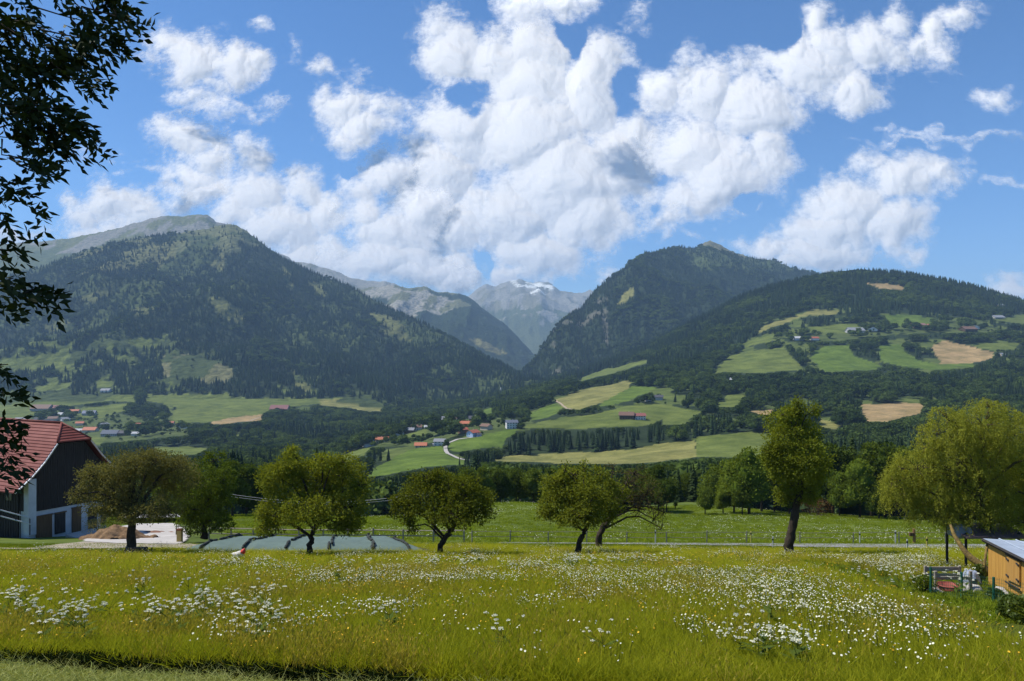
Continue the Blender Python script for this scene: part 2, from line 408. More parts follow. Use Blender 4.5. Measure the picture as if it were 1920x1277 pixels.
FIELDS = [
 (GREEN, [(52, 638), (148, 655), (140, 660), (50, 648)]),
 (GREEN, [(14, 671), (90, 660), (162, 659), (165, 673), (124, 692), (14, 697), (-60, 700), (-60, 675)]),
 (GREEN, [(190, 638), (250, 634), (310, 634), (332, 652), (250, 658), (200, 659)]),
 (GREEN, [(203, 667), (255, 668), (222, 677)]),
 (GREEN, [(65, 725), (100, 719), (134, 718), (127, 730), (69, 734)]),
 (GREEN, [(179, 713), (214, 717), (207, 729), (183, 731)]),
 (CUT, [(307, 663), (362, 666), (400, 675), (431, 687), (439, 704), (427, 719), (379, 717), (310, 706), (300, 683)]),
 (GREEN, [(24, 745), (100, 741), (190, 741), (255, 739), (252, 753), (200, 752), (138, 760), (100, 772), (40, 786), (-60, 790), (-60, 750)]),
 (GREEN, [(276, 740), (350, 738), (427, 737), (434, 745), (500, 747), (579, 747), (645, 744), (640, 752), (586, 759), (517, 764), (489, 777), (396, 791), (320, 795), (303, 793), (325, 780), (331, 763), (300, 757), (272, 752)]),
 (TAN, [(395, 791), (440, 782), (496, 776), (494, 787), (440, 793), (400, 796)]),
 (SCRUB, [(548, 684), (556, 700), (570, 712), (582, 722), (582, 738), (550, 727), (556, 716), (548, 706)]),
 (DRY, [(600, 749), (660, 745), (700, 749), (720, 760), (719, 772), (690, 771), (650, 764), (600, 760)]),
 (GREEN, [(145, 770), (200, 758), (242, 756), (236, 770), (190, 782), (150, 784)]),
 (GREEN, [(290, 840), (340, 836), (388, 841), (370, 852), (300, 856)]),
 (GREEN, [(150, 816), (200, 822), (186, 836), (160, 834)]),
 (LIME, [(-100, 800), (40, 796), (60, 806), (20, 822), (-100, 825)]),
 (SCRUB, [(388, 560), (410, 556), (430, 566), (455, 586), (462, 600), (440, 606), (410, 590)]),
 (SCRUB, [(690, 588), (720, 590), (760, 604), (790, 640), (745, 640), (715, 620)]),
 (SCRUB, [(530, 500), (545, 512), (548, 545), (536, 540)]),
 (SCRUB, [(575, 528), (600, 534), (617, 556), (600, 556)]),
 (SCRUB, [(398, 488), (412, 492), (425, 512), (415, 512)]),
 (SCRUB, [(245, 580), (275, 572), (300, 574), (285, 585), (255, 592)]),
 (SCRUB, [(80, 612), (110, 600), (135, 604), (100, 625)]),
 (SCRUB, [(150, 560), (170, 548), (215, 540), (205, 552), (165, 568)]),
 (SCRUB, [(290, 500), (310, 496), (318, 502), (300, 508)]),
 (DRY, [(1042, 748), (1100, 730), (1150, 719), (1178, 714), (1182, 724), (1160, 738), (1127, 755), (1081, 768), (1056, 764)]),
 (LIME, [(990, 776), (1015, 765), (1040, 756), (1054, 765), (1035, 781), (998, 788)]),
 (LIME, [(1127, 755), (1160, 738), (1184, 724), (1233, 727), (1212, 737), (1162, 758), (1120, 762)]),
 (LIME, [(882, 775), (925, 763), (923, 775), (889, 783)]),
 (GREEN, [(985, 796), (1036, 788), (1081, 783), (1130, 772), (1162, 764), (1212, 757), (1240, 758), (1310, 771), (1290, 790), (1240, 785), (1212, 799), (1150, 800), (1091, 806), (1030, 803), (985, 803)]),
 (LIME, [(840, 829), (870, 820), (900, 816), (940, 808), (979, 802), (950, 820), (943, 842), (932, 838), (890, 842), (854, 848), (840, 838)]),
 (LIME, [(684, 890), (702, 878), (740, 858), (772, 841), (800, 838), (829, 835), (836, 848), (855, 858), (885, 866), (861, 872), (808, 874), (744, 886), (684, 897)]),
 (GREEN, [(620, 862), (660, 846), (695, 838), (684, 852), (652, 866)]),
 (GREEN, [(744, 822), (770, 812), (801, 806), (801, 815), (758, 826)]),
 (DRY, [(900, 864), (960, 855), (1020, 850), (1100, 848), (1180, 843), (1240, 830), (1304, 825), (1307, 858), (1240, 866), (1162, 870), (1074, 870), (985, 866)]),
 (GREEN, [(1306, 818), (1370, 812), (1431, 809), (1450, 830), (1430, 858), (1307, 858)]),
 (GREEN, [(1339, 762), (1350, 750), (1364, 741), (1399, 741), (1390, 752), (1375, 763)]),
 (GREEN, [(1240, 771), (1318, 771), (1290, 787), (1279, 796), (1240, 796)]),
 (TAN, [(1405, 770), (1450, 768), (1455, 778), (1420, 776)]),
 (TAN, [(1613, 757), (1680, 756), (1733, 756), (1734, 775), (1700, 780), (1665, 790), (1622, 790)]),
 (DRY, [(1530, 782), (1576, 798), (1569, 806), (1534, 799)]),
 (GREEN, [(1339, 702), (1350, 685), (1364, 669), (1410, 658), (1470, 650), (1480, 664), (1497, 681), (1504, 691), (1431, 700), (1357, 697)]),
 (LIME, [(1520, 672), (1530, 658), (1540, 650), (1594, 647), (1601, 667), (1630, 678), (1656, 688), (1630, 695), (1548, 697), (1534, 686)]),
 (LIME, [(1647, 648), (1690, 647), (1705, 664), (1722, 676), (1764, 683), (1824, 681), (1824, 688), (1754, 694), (1683, 686), (1651, 678)]),
 (TAN, [(1745, 652), (1771, 638), (1820, 650), (1867, 661), (1856, 674), (1824, 681), (1764, 682), (1758, 668)]),
 (GREEN, [(1821, 643), (1870, 642), (1912, 644), (1902, 655), (1835, 653)]),
 (GREEN, [(1513, 614), (1570, 608), (1630, 604), (1650, 609), (1594, 624), (1523, 624)]),
 (LIME, [(1658, 592), (1683, 588), (1720, 592), (1756, 598), (1754, 607), (1710, 610), (1672, 612)]),
 (DRY, [(1421, 624), (1430, 612), (1460, 602), (1500, 590), (1523, 581), (1575, 581), (1569, 588), (1502, 594), (1460, 610), (1438, 617)]),
 (GREEN, [(1390, 645), (1420, 635), (1440, 629), (1454, 638), (1420, 646), (1399, 650)]),
 (TAN, [(1622, 530), (1660, 532), (1698, 536), (1694, 545), (1647, 540)]),
 (GREEN, [(1862, 599), (1920, 591), (2000, 596), (2000, 606), (1920, 607)]),
 (DRY, [(1190, 537), (1188, 554), (1162, 574), (1153, 572), (1170, 552)]),
 (SCRUB, [(879, 636), (900, 636), (930, 650), (952, 662), (935, 666), (900, 652)]),
 (GREEN, [(1080, 711), (1140, 692), (1212, 674), (1214, 681), (1150, 700), (1090, 715)]),
]
WOOD = (0.022, 0.036, 0.014)
COL = np.empty(UU.shape + (3,)); COL[:] = WOOD
FOREST = np.ones(UU.shape)
wob = 5.0 * (YY > 300)
UW = UU + (fbm(XX / 28, YY / 40, 4, 71) - 0.5) * wob * 2.2; VW = VV + (fbm(XX / 28, YY / 40, 4, 72) - 0.5) * wob * 0.9
vis = VV < VMINF + 6
far_ok = (YY > 420) & vis
for colr, poly in FIELDS:
    m = in_poly(poly, UW, VW) & far_ok
    if colr is SCRUB:
        k = fbm(XX / 45, YY / 45, 3, 83) > 0.40
        COL[m] = SCRUB; FOREST[m & k] = 0.06; FOREST[m & ~k] = 0.5
    elif colr is CUT:
        COL[m] = CUT; FOREST[m] = 0.012
    else:
        COL[m] = np.array(colr) * (0.85 + 0.3 * fbm(XX[m] / 50, YY[m] / 50, 3, 3))[:, None]; FOREST[m] = 0.0
# mowing stripes and tone patches in the fields are left to the material
base = LAY == 0
near = base & (YY < 190)
COL[near] = np.array((0.10, 0.135, 0.026)); FOREST[near] = 0
# meadow fringe of the fenced field, woods start behind it
# village ground: gardens between the houses
VILL = [[(20, 768), (120, 760), (210, 775), (350, 790), (355, 815), (200, 830), (60, 812)], [(745, 818), (840, 792), (900, 780), (1000, 788), (990, 806), (905, 818), (860, 818), (780, 836), (690, 838)],
        [(1480, 640), (1520, 628), (1640, 612), (1760, 600), (1850, 600), (1850, 622), (1700, 625), (1560, 640)]]
for poly in VILL:
    m = in_poly(poly, UW, VW) & far_ok & base
    COL[m & (FOREST > 0.5)] = (0.075, 0.10, 0.03); FOREST[m] = np.minimum(FOREST[m], 0.26)
# mosaic country: gaps of pasture between the hedges and copses
MOS = [[(1350, 720), (1400, 640), (1430, 600), (1560, 575), (1800, 590), (1930, 590), (1930, 700), (1700, 712), (1500, 716)], [(690, 880), (760, 800), (960, 770), (1060, 720), (1260, 715), (1430, 790), (1430, 860), (1240, 868), (900, 866)], [(-60, 860), (-60, 630), (330, 625), (340, 660), (300, 700), (660, 740), (640, 800), (400, 850)], [(1240, 770), (1420, 730), (1640, 740), (1760, 745), (1760, 810), (1440, 830), (1250, 830)]]
for poly, thr in zip(MOS, (.53, .56, .66, .55)):
    m = in_poly(poly, UW, VW) & far_ok & (FOREST > 0.5)
    gap = (fbm(XX / 42, YY / 60, 3, 131) > thr) & ~in_poly([(925, 868), (940, 815), (1000, 790), (1275, 780), (1275, 845), (1180, 856), (1060, 862)], UW, VW)
    COL[m & gap] = np.array((0.088, 0.115, 0.030)); FOREST[m & gap] = 0.05
# treeline, alpine grass and rock
H = Z
alp = (fbm(XX / 300, YY / 300, 4, 41) - 0.5)
slope_n = ridged(XX / 260, YY / 420, 5, 44)
GRASS_A, ROCK, PALE = (0.125, 0.135, 0.062), (0.20, 0.195, 0.18), (0.27, 0.26, 0.235)
lm = LAY == 1
top = lm & (((VV < 470 - 0.10 * np.abs(UU - 425) + alp * 60) & (UU > 330)) | ((VV < 452 + alp * 20) & (UU > 335) & (UU < 500)))
COL[top] = GRASS_A; FOREST[top] = 0.10
scr = lm & (VV < 500 + alp * 70) & (UU > 140) & (UU < 420) & (alp > 0.02) & ~top
COL[scr] = (0.12, 0.125, 0.05); FOREST[scr] = 0.42
thin = lm & (fbm(XX / 220, YY / 220, 4, 45) > 0.60); FOREST[thin] = np.minimum(FOREST[thin], 0.55); COL[thin] = (0.05, 0.07, 0.022)
al = LAY == 2; COL[al] = GRASS_A; FOREST[al] = 0
rk = al & (slope_n + alp > 0.66); COL[rk] = ROCK
gl = al & (VV > 470 + alp * 60); COL[gl] = (0.085, 0.105, 0.04)
sp = LAY == 3
COL[sp] = WOOD; FOREST[sp] = 0
hi = sp & (VV < 575 + alp * 90 - 0.25 * np.maximum(UU - 800, 0)); COL[hi] = (0.13, 0.135, 0.075); r2 = hi & (slope_n > 0.58); COL[r2] = PALE
m = sp & in_poly(FIELDS[-2][1], UW, VW); COL[m] = (0.16, 0.15, 0.06)
rr = LAY == 4; COL[rr] = (0.17, 0.165, 0.11); FOREST[rr] = 0
m = rr & (slope_n > 0.52); COL[m] = PALE
m = rr & (VV > 560 + alp * 50); COL[m] = (0.07, 0.085, 0.035)
fm = LAY == 5; COL[fm] = (0.19, 0.18, 0.125); FOREST[fm] = 0
m = fm & (slope_n + alp * 0.5 > 0.55); COL[m] = PALE
m = fm & (VV > 588 + alp * 90); COL[m] = (0.085, 0.10, 0.04)
snow = fm & in_poly([(955, 524), (985, 527), (1020, 531), (1038, 536), (1040, 552), (1000, 553), (975, 545)], UU, VV) & (fbm(XX / 500, YY / 90, 4, 91) > 0.585)
COL[snow] = (0.85, 0.87, 0.9)
rm = LAY == 6
pk = rm & (VV < 487 + alp * 12) & (UU > 1302) & (UU < 1480) & (VV < 462 + 0.22 * (UU - 1310) + alp * 14); COL[pk] = (0.17, 0.165, 0.11); FOREST[pk] = 0.0
al2 = rm & ~pk & (VV < 505 + alp * 40) & (UU > 1285) & (UU < 1560); COL[al2] = (0.06, 0.082, 0.028); FOREST[al2] = 0.55
cl = rm & (UU < 1140) & (slope_n > 0.70) & (VV > 560); COL[cl] = (0.10, 0.10, 0.08); FOREST[cl] = 0.25

def terrain_mat(name, bump=0.6, tree_tex=0.0):
    m, nt, out = new_mat(name)
    b = N(nt, 'ShaderNodeBsdfPrincipled', Roughness=0.95); b.inputs['Specular IOR Level'].default_value = 0.1
    at = N(nt, 'ShaderNodeAttribute', attribute_name='land')
    tc = N(nt, 'ShaderNodeTexCoord')
    n1 = N(nt, 'ShaderNodeTexNoise', Scale=0.03, Detail=9.0, Roughness=0.7); nt.links.new(tc.outputs['Object'], n1.inputs['Vector'])
    r1 = ramp(nt, [(0.38, (0.66, 0.70, 0.62)), (0.62, (1.28, 1.22, 1.2))]); nt.links.new(n1.outputs['Fac'], r1.inputs[0])
    c = mix_rgb(nt, at.outputs['Color'], r1.outputs[0], 1.0, 'MULTIPLY')
    n2 = N(nt, 'ShaderNodeTexNoise', Scale=0.35, Detail=6.0, Roughness=0.7); nt.links.new(tc.outputs['Object'], n2.inputs['Vector'])
    r2 = ramp(nt, [(0.35, (0.75, 0.78, 0.7)), (0.65, (1.2, 1.2, 1.15))]); nt.links.new(n2.outputs['Fac'], r2.inputs[0])
    c = mix_rgb(nt, c, r2.outputs[0], 0.8, 'MULTIPLY')
    nt.links.new(c, b.inputs['Base Color'])
    bp = N(nt, 'ShaderNodeBump', Strength=bump, Distance=6.0 if tree_tex else 1.2)
    if tree_tex:
        vo = N(nt, 'ShaderNodeTexVoronoi', Scale=tree_tex); nt.links.new(tc.outputs['Object'], vo.inputs['Vector'])
        bp.invert = True; bp.inputs['Distance'].default_value = 14.0
        ad = N(nt, 'ShaderNodeMath', operation='ADD'); nt.links.new(vo.outputs['Distance'], ad.inputs[0]); nt.links.new(n1.outputs['Fac'], ad.inputs[1])
        nt.links.new(ad.outputs[0], bp.inputs['Height'])
    else:
        nt.links.new(n1.outputs['Fac'], bp.inputs['Height'])
    nt.links.new(bp.outputs[0], b.inputs['Normal'])
    nt.links.new(b.outputs[0], out.inputs[0])
    return m
ids = np.arange(NU * NY).reshape(NY, NU)
Qall = np.stack([ids[:-1, :-1], ids[:-1, 1:], ids[1:, 1:], ids[1:, :-1]], -1).reshape(-1, 4)
qlay = LAY[:-1, :-1].reshape(-1)
Vall = np.stack([XX, YY, Z], -1).reshape(-1, 3); Call = COL.reshape(-1, 3)
tm_near, tm_far = terrain_mat('land_cover'), terrain_mat('mountain_cover', 0.7, 0.035)
TNAMES = [('hills', 'valley hills with fields, hedges and woods below the mountains', 'hills'),
          ('mountain', 'broad dark forested mountain with a grassy top over the valley village', 'mountain'),
          ('mountain', 'bare grey green alpine ridge rising behind the forested mountain', 'mountain'),
          ('mountain', 'dark blue spur falling steeply into the narrow side valley', 'mountain'),
          ('mountain', 'pale rocky ridge behind the blue spur', 'mountain'),
          ('mountain', 'most distant hazy peak with snow patches closing the valley', 'mountain'),
          ('mountain', 'steep forested mountain with a small bare pointed summit', 'mountain')]
for k in range(7):
    q = Qall[qlay == k]
    used, inv = np.unique(q, return_inverse=True)
    me = np_mesh(TNAMES[k][0], Vall[used], inv.reshape(-1, 4), tm_near if k in (0,) else tm_far, True)
    a = me.attributes.new('land', 'FLOAT_COLOR', 'POINT')
    a.data.foreach_set('color', np.c_[Call[used], np.ones(len(used))].astype(np.float32).ravel())
    tag(link(TNAMES[k][0], me), TNAMES[k][1], TNAMES[k][2], kind='structure')

# ------------------------------------------------------------------ TREE KINDS FOR THE MIDDLE AND FAR DISTANCE (unit height)
M_BARK = surf('bark', (0.075, 0.058, 0.042), (0.035, 0.028, 0.02), 14, 0.95, 0.8, 30, 0.1, (1, 1, 0.25))
M_SPRUCE = leafmat('spruce_needles', (0.020, 0.036, 0.016), (0.062, 0.098, 0.034), 0.15, stand=.006)
M_BROAD = leafmat('broadleaf_foliage', (0.032, 0.066, 0.016), (0.075, 0.122, 0.024), 0.28)
M_BROADFAR = leafmat('far_broadleaf_foliage', (0.018, 0.036, 0.012), (0.115, 0.165, 0.036), 0.25, stand=.008)

def spruce_cards(rng, tiers=11, per=9, r0=0.17, sub=1):
    Vs = []; Qs = []; var = []; n = 0
    for t in range(tiers):
        z = 0.07 + 0.9 * (t / tiers) ** 0.9
        r = r0 * (1 - z) ** 0.85 + 0.012
        k = max(5, int(per * (0.5 + 0.5 * (1 - z))))
        for j in range(k):
            a = 2 * math.pi * (j + rng.uniform(-.3, .3)) / k + t * 1.7
            rr = r * rng.uniform(0.7, 1.2); zz = z + rng.uniform(-.02, .02)
            d = np.array([math.cos(a), math.sin(a), 0]); s = np.array([-d[1], d[0], 0])
            w = rr * rng.uniform(.5, .8)
            p0 = d * 0.0 + np.array([0, 0, zz + rr * 0.35]); p2 = d * rr + np.array([0, 0, zz - rr * .25])
            m = d * rr * 0.6 + np.array([0, 0, zz + rr * 0.02])
            Vs += [p0, m + s * w * .5 - np.array([0, 0, rr * .12]), p2, m - s * w * .5 - np.array([0, 0, rr * .12])]
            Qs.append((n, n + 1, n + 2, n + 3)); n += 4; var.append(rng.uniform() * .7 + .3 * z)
    # the dense middle of the tree
    k = 7; base = n
    for (z, r) in ((0.03, r0 * .45), (0.25, r0 * .5), (0.6, r0 * .28), (1.0, 0.002)):
        for j in range(k):
            a = 2 * math.pi * j / k; q = r * rng.uniform(.8, 1.2)
            Vs.append(np.array([math.cos(a) * q, math.sin(a) * q, z]))
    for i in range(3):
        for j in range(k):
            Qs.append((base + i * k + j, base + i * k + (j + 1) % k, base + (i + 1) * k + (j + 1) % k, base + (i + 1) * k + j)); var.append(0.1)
    return np.array(Vs), np.array(Qs), np.array(var)

def broad_cards(rng, n=260, size=0.11, rx=0.36, z0=0.22, lobes=7, core=True):
    # lobed crown: leaf clumps on the outside of several overlapping lobes
    L = []
    for i in range(lobes):
        a = rng.uniform(0, 2 * math.pi); h = rng.uniform(0.25, 1)
        rad = rx * (0.62 - 0.3 * abs(h - 0.5)) * rng.uniform(.7, 1.1)
        d = (rx - rad) * rng.uniform(.5, 1.0) * (1.1 - 0.7 * max(h - .5, 0))
        L.append((math.cos(a) * d, math.sin(a) * d, z0 + (1 - z0) * (0.12 + 0.7 * h), rad))
    L.append((0, 0, z0 + (1 - z0) * .5, rx * .62)); L.append((0, 0, 1 - rx * .5, rx * .45))
    L = np.array(L)
    wts = L[:, 3] ** 2; wts /= wts.sum()
    k = rng.choice(len(L), n, p=wts)
    d = rand_dirs(n, rng); d[:, 2] = np.where(d[:, 2] < -.5, -d[:, 2], d[:, 2])
    P = L[k, :3] + d * (L[k, 3:4] * rng.uniform(.6, 1.05, (n, 1)) ** .5)
    D = unit(d + rand_dirs(n, rng) * .9 + np.array([0, 0, .15]))
    V, Q = cards(P - D * size * .5, D, size * rng.uniform(.6, 1.3, n), size * .75 * rng.uniform(.6, 1.3, n), rng)
    lv = rng.uniform(0, 1, len(L))
    var = np.clip(0.55 * lv[k] + 0.45 * rng.uniform(0, 1, n), 0, 1)
    if core:
        Vc = []; Qc = []; nv = len(V); vc = []
        for (x, y, z, r) in L:
            b = nv + len(Vc); a0 = rng.uniform(0, 6)
            rings = [(-.75, .55), (0.0, .85), (.75, .5)]
            for (h, q) in rings:
                for j in range(6):
                    a = a0 + j * math.pi / 3; jj = rng.uniform(.75, 1.1) * q * r * .86
                    Vc.append((x + math.cos(a) * jj, y + math.sin(a) * jj, z + h * r * .8))
            for i in range(2):
                for j in range(6):
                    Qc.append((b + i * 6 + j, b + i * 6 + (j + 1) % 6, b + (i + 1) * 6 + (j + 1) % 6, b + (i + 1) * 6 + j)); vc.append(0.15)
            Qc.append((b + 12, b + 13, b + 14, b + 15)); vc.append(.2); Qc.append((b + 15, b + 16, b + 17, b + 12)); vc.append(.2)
        V = np.vstack([V, np.array(Vc)]); Q = np.vstack([Q, np.array(Qc)]); var = np.r_[var, vc]
    return V, Q, var
def trunk_mesh(name, h=0.35, r=0.022):
    mb = MB(); mb.tube([(0, 0, -.04), (0.005, 0, h * .5), (0, 0.004, h)], [r * 1.2, r, r * .7], 6)
    return mb.mesh(name, M_BARK, True)

rg = np.random.default_rng(5)
SPR = []; BRD = []
for i in range(4):
    V, Q, va = spruce_cards(rg, 11, 9, 0.15 + .02 * i)
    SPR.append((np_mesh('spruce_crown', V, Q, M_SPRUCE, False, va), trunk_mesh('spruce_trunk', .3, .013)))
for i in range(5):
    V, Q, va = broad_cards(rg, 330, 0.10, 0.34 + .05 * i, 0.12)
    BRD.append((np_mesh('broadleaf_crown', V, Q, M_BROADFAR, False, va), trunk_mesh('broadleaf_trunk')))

# ------------------------------------------------------------------ where trees grow
def sample_woods(y0, y1, dens, umin=-330, umax=2170, rng=RNG, margin=25.):
    width = (umax - umin) / F
    area = width * (y1 * y1 - y0 * y0) / 2
    n = int(area / dens((y0 + y1) / 2))
    y = np.sqrt(rng.uniform(y0 * y0, y1 * y1, n)); u = rng.uniform(umin, umax, n)
    keep = rng.uniform(size=n) < lookup(FOREST, u, y) * np.minimum(1, dens((y0 + y1) / 2) / dens(y))
    u = u[keep]; y = y[keep]
    z = zat(u, y); v = CV - F * z / y
    ok = v - margin * F / y < lookup(VMINF, u, y) + 2
    return u[ok], y[ok], z[ok], v[ok], lookup(LAY, u[ok], y[ok])
pts = []
for y0, y1, dn in ((215, 420, 40), (420, 700, 75), (700, 1100, 120), (1100, 1700, 160), (1700, 2350, 185), (2350, 3100, 160), (3100, 4200, 200), (4200, 5700, 270)):
    pts.append(sample_woods(y0, y1, lambda y, d=dn: d + 0 * y))
TU, TY, TZ, TV, TL = [np.concatenate(a) for a in zip(*pts)]
nT = len(TU)
rT = np.random.default_rng(21)
# conifers or broadleaves
nz = fbm(TU / 70, TY / 140, 3, 61)
pc = np.where(TY < 600, 0.55, np.where(TY < 2350, 0.24, 0.9))
pc = np.where((TY > 1900) & (TU > 1150), 0.62, pc)
pc = np.where((TY < 600) & (TU < 900), 0.75, pc)
con = (nz + rT.normal(0, .07, nT)) < np.interp(pc, [0, .3, .55, .9, 1], [0, .43, .52, .72, 1])
SPRUCE_WOOD = in_poly([(930, 862), (945, 825), (1000, 800), (1260, 790), (1262, 835), (1180, 848), (1060, 856)], TU, TV) & (TY < 1100)
con |= SPRUCE_WOOD
BLUE_SLOPE = in_poly([(380, 720), (600, 700), (640, 745), (560, 765), (400, 745)], TU, TV); con |= BLUE_SLOPE
INV0 = np.zeros(nT, bool)
for poly in VILL: INV0 |= in_poly(poly, TU, TV)
TH = np.where(con, rT.uniform(14, 28, nT), rT.uniform(7, 20, nT))
TH = np.where(SPRUCE_WOOD, rT.uniform(19, 26, nT), TH)
TH = np.where((TY > 600) & (TY < 2300) & ~con & (lookup(FOREST, TU, TY) < .5), TH * .6, TH)
con &= ~INV0; TH = np.where(INV0, TH * .78, TH)
TH = np.where((lookup(FOREST, TU, TY) < .02), TH * .35, TH)
TH = np.where((TY > 3000) & con, TH * 0.95, TH)
# the woods stand back from the open fields: no crown in front of one
gU, gV = np.meshgrid(np.arange(-60, 1981, 2.0), np.arange(500, 921, 1.0))
OPEN = np.zeros(gU.shape, bool)
for colr, poly in FIELDS:
    if colr is SCRUB or colr is CUT: continue
    OPEN |= in_poly(poly, gU, gV)
for poly in VILL: OPEN |= in_poly(poly, gU, gV)
INV = np.zeros(nT, bool)
for poly in VILL: INV |= in_poly(poly, TU, TV)
def is_open(u, v):
    return OPEN[np.clip(np.rint(v - 500).astype(int), 0, 420), np.clip(np.rint((u + 60) / 2).astype(int), 0, OPEN.shape[1] - 1)] & (v < 920) & (v > 500)
lim = np.ones(nT)
for fr in np.arange(0.25, 1.06, 0.05):
    for du in (-.12, 0, .12):
        hpx = TH / TY * F
        hitf = is_open(TU + du * hpx * fr, TV - hpx * fr)
        lim = np.where(hitf & (lim > fr - .06), np.minimum(lim, fr - .05), lim)
lim = np.where(INV | (TY > 2600), 1, lim)
hmin = np.where(TY < 700, .42, .5)
keep = (lim >= 1) | (lim * TH > 6.0)
TH = TH * np.where(lim < 1, lim, 1)
TU, TY, TZ, TV, TL, TH, con, SPRUCE_WOOD = [a[keep] for a in (TU, TY, TZ, TV, TL, TH, con, SPRUCE_WOOD)]
con = con & ~((TH < 9) & (rT.uniform(size=len(TU)) < .8))
nT = len(TU)
# the largest in the picture become trees of their own
px = TH / TY * F
top_v = TV - px
seen = (TU > -5) & (TU < 1925) & (top_v < 900) & (TV < lookup(VMINF, TU, TY) + 4) & (TY > 330)
score = np.where(seen, px, 0)
score = np.where(seen & (TV < 872) & (TU > 600), score * 1.6, score)
big = np.argsort(-score)[:230]
big = big[score[big] > 0]
isbig = np.zeros(nT, bool); isbig[big] = True
LBL_S = [(lambda u, y: y < 560, 'dark spruce in the wood between the fenced meadow and the hillside fields', 'spruces in the wood below the hillside'),
         (lambda u, y: 930 < u < 1265 and y < 1100, 'tall dark spruce in the dense wood below the hillside farmhouse', 'spruces of the dense hillside wood'),
         (lambda u, y: True, 'pointed dark spruce among the hedges and fields of the valley side', 'spruces between the valley fields')]
LBL_B = [(lambda u, y: y < 560, 'rounded green tree in the wood between the fenced meadow and the hillside fields', 'round trees in the wood below the hillside'),
         (lambda u, y: True, 'rounded dark green tree in a hedge between the hillside fields', 'round trees between the valley fields')]
def first_tree(kind, pair):
    r = empty(kind, (0, 0, 0), 'x', 'tree')
    link('trunk', pair[1], r); link('crown', pair[0], r)
    return r
protoS = [None] * len(SPR); protoB = [None] * len(BRD)
for i in big:
    if con[i]: lst, prs, nm, lb = protoS, SPR, 'spruce_tree', LBL_S
    else: lst, prs, nm, lb = protoB, BRD, 'broadleaf_tree', LBL_B
    k = int(rT.integers(len(prs)))
    if lst[k] is None: o = lst[k] = first_tree(nm, prs[k])
    else: o = copy_tree(lst[k])
    o.location = ((TU[i] - CU) / F * TY[i], TY[i], TZ[i] - .3)
    o.rotation_euler = (0, 0, rT.uniform(0, 6.28)); h = TH[i]
    o.scale = (h * rT.uniform(.85, 1.15),) * 2 + (h,)
    for f, l, g in lb:
        if f(TU[i], TY[i]): o['label'] = l; o['group'] = g; break
# all the rest: one mass per wood
def joined(name, pair):
    return proto(name, pair[0])
kinds = [proto('kind_%02d' % i, p[0]) for i, p in enumerate(SPR + BRD)]
def mass(sel, label, name='forest'):
    i = np.nonzero(sel & ~isbig)[0]
    if not len(i): return
    h = TH[i]; n = len(i)
    P = np.c_[(TU[i] - CU) / F * TY[i], TY[i], TZ[i] - .04 * h]
    ro = np.zeros((n, 3)); ro[:, 2] = rT.uniform(0, 6.28, n); ro[:, :2] = rT.normal(0, .03, (n, 2))
    wd = h * rT.uniform(.85, 1.3, n) * np.where(TY[i] > 1800, 1.3, 1.0) * np.where(con[i], 1.0, 1.25)
    ix = np.where(con[i], rT.integers(0, len(SPR), n), len(SPR) + rT.integers(0, len(BRD), n))
    scatter(name, P, ro, np.c_[wd, wd, h], ix, [proto('kind_%02d' % k, p[0]) for k, p in enumerate(SPR + BRD)], label, 'forest')
mass((TY < 700), 'mixed wood in the hollow between the fenced meadow and the hillside')
mass((TY >= 700) & (TL == 0) & (TU < 690), 'hedges and woods around the valley village fields')
mass((TY >= 700) & (TL == 0) & (TU >= 690), 'hedges and woods covering the right hand hill and its fields')
mass(TL == 1, 'conifer forest covering the broad mountain over the valley village')
mass(TL == 6, 'conifer forest covering the steep mountain with the pointed summit')

# ------------------------------------------------------------------ HOUSES
def wallmat(c): return surf('render_%d_%d_%d' % tuple(int(x * 100) for x in c), c, tuple(x * .86 for x in c), 1.2, 0.85, 0.15, 20)
def roofmat(c): return surf('roof_%d_%d_%d' % tuple(int(x * 100) for x in c), c, tuple(x * .7 for x in c), 1.5, 0.7, 0.3, 12, 0.3, (1, 4, 1))
WHITE, CREAM, WOODW, DKWOOD, BLUEW, GREYW = (.72, .71, .68), (.6, .52, .4), (.20, .12, .065), (.085, .055, .035), (.45, .58, .75), (.42, .42, .42)
RED, ORANGE, GREYR, DKROOF, BROWNR, PALER = (.40, .12, .07), (.50, .17, .085), (.26, .27, .29), (.075, .075, .085), (.19, .11, .075), (.48, .49, .50)
M_GLASS = surf('window_glass', (.03, .04, .05), (.05, .06, .07), 3, .15, spec=.6)
M_WDARK = surf('dark_timber', DKWOOD, (.05, .035, .025), 6, .85, .4, 30, .2, (6, 6, .4))
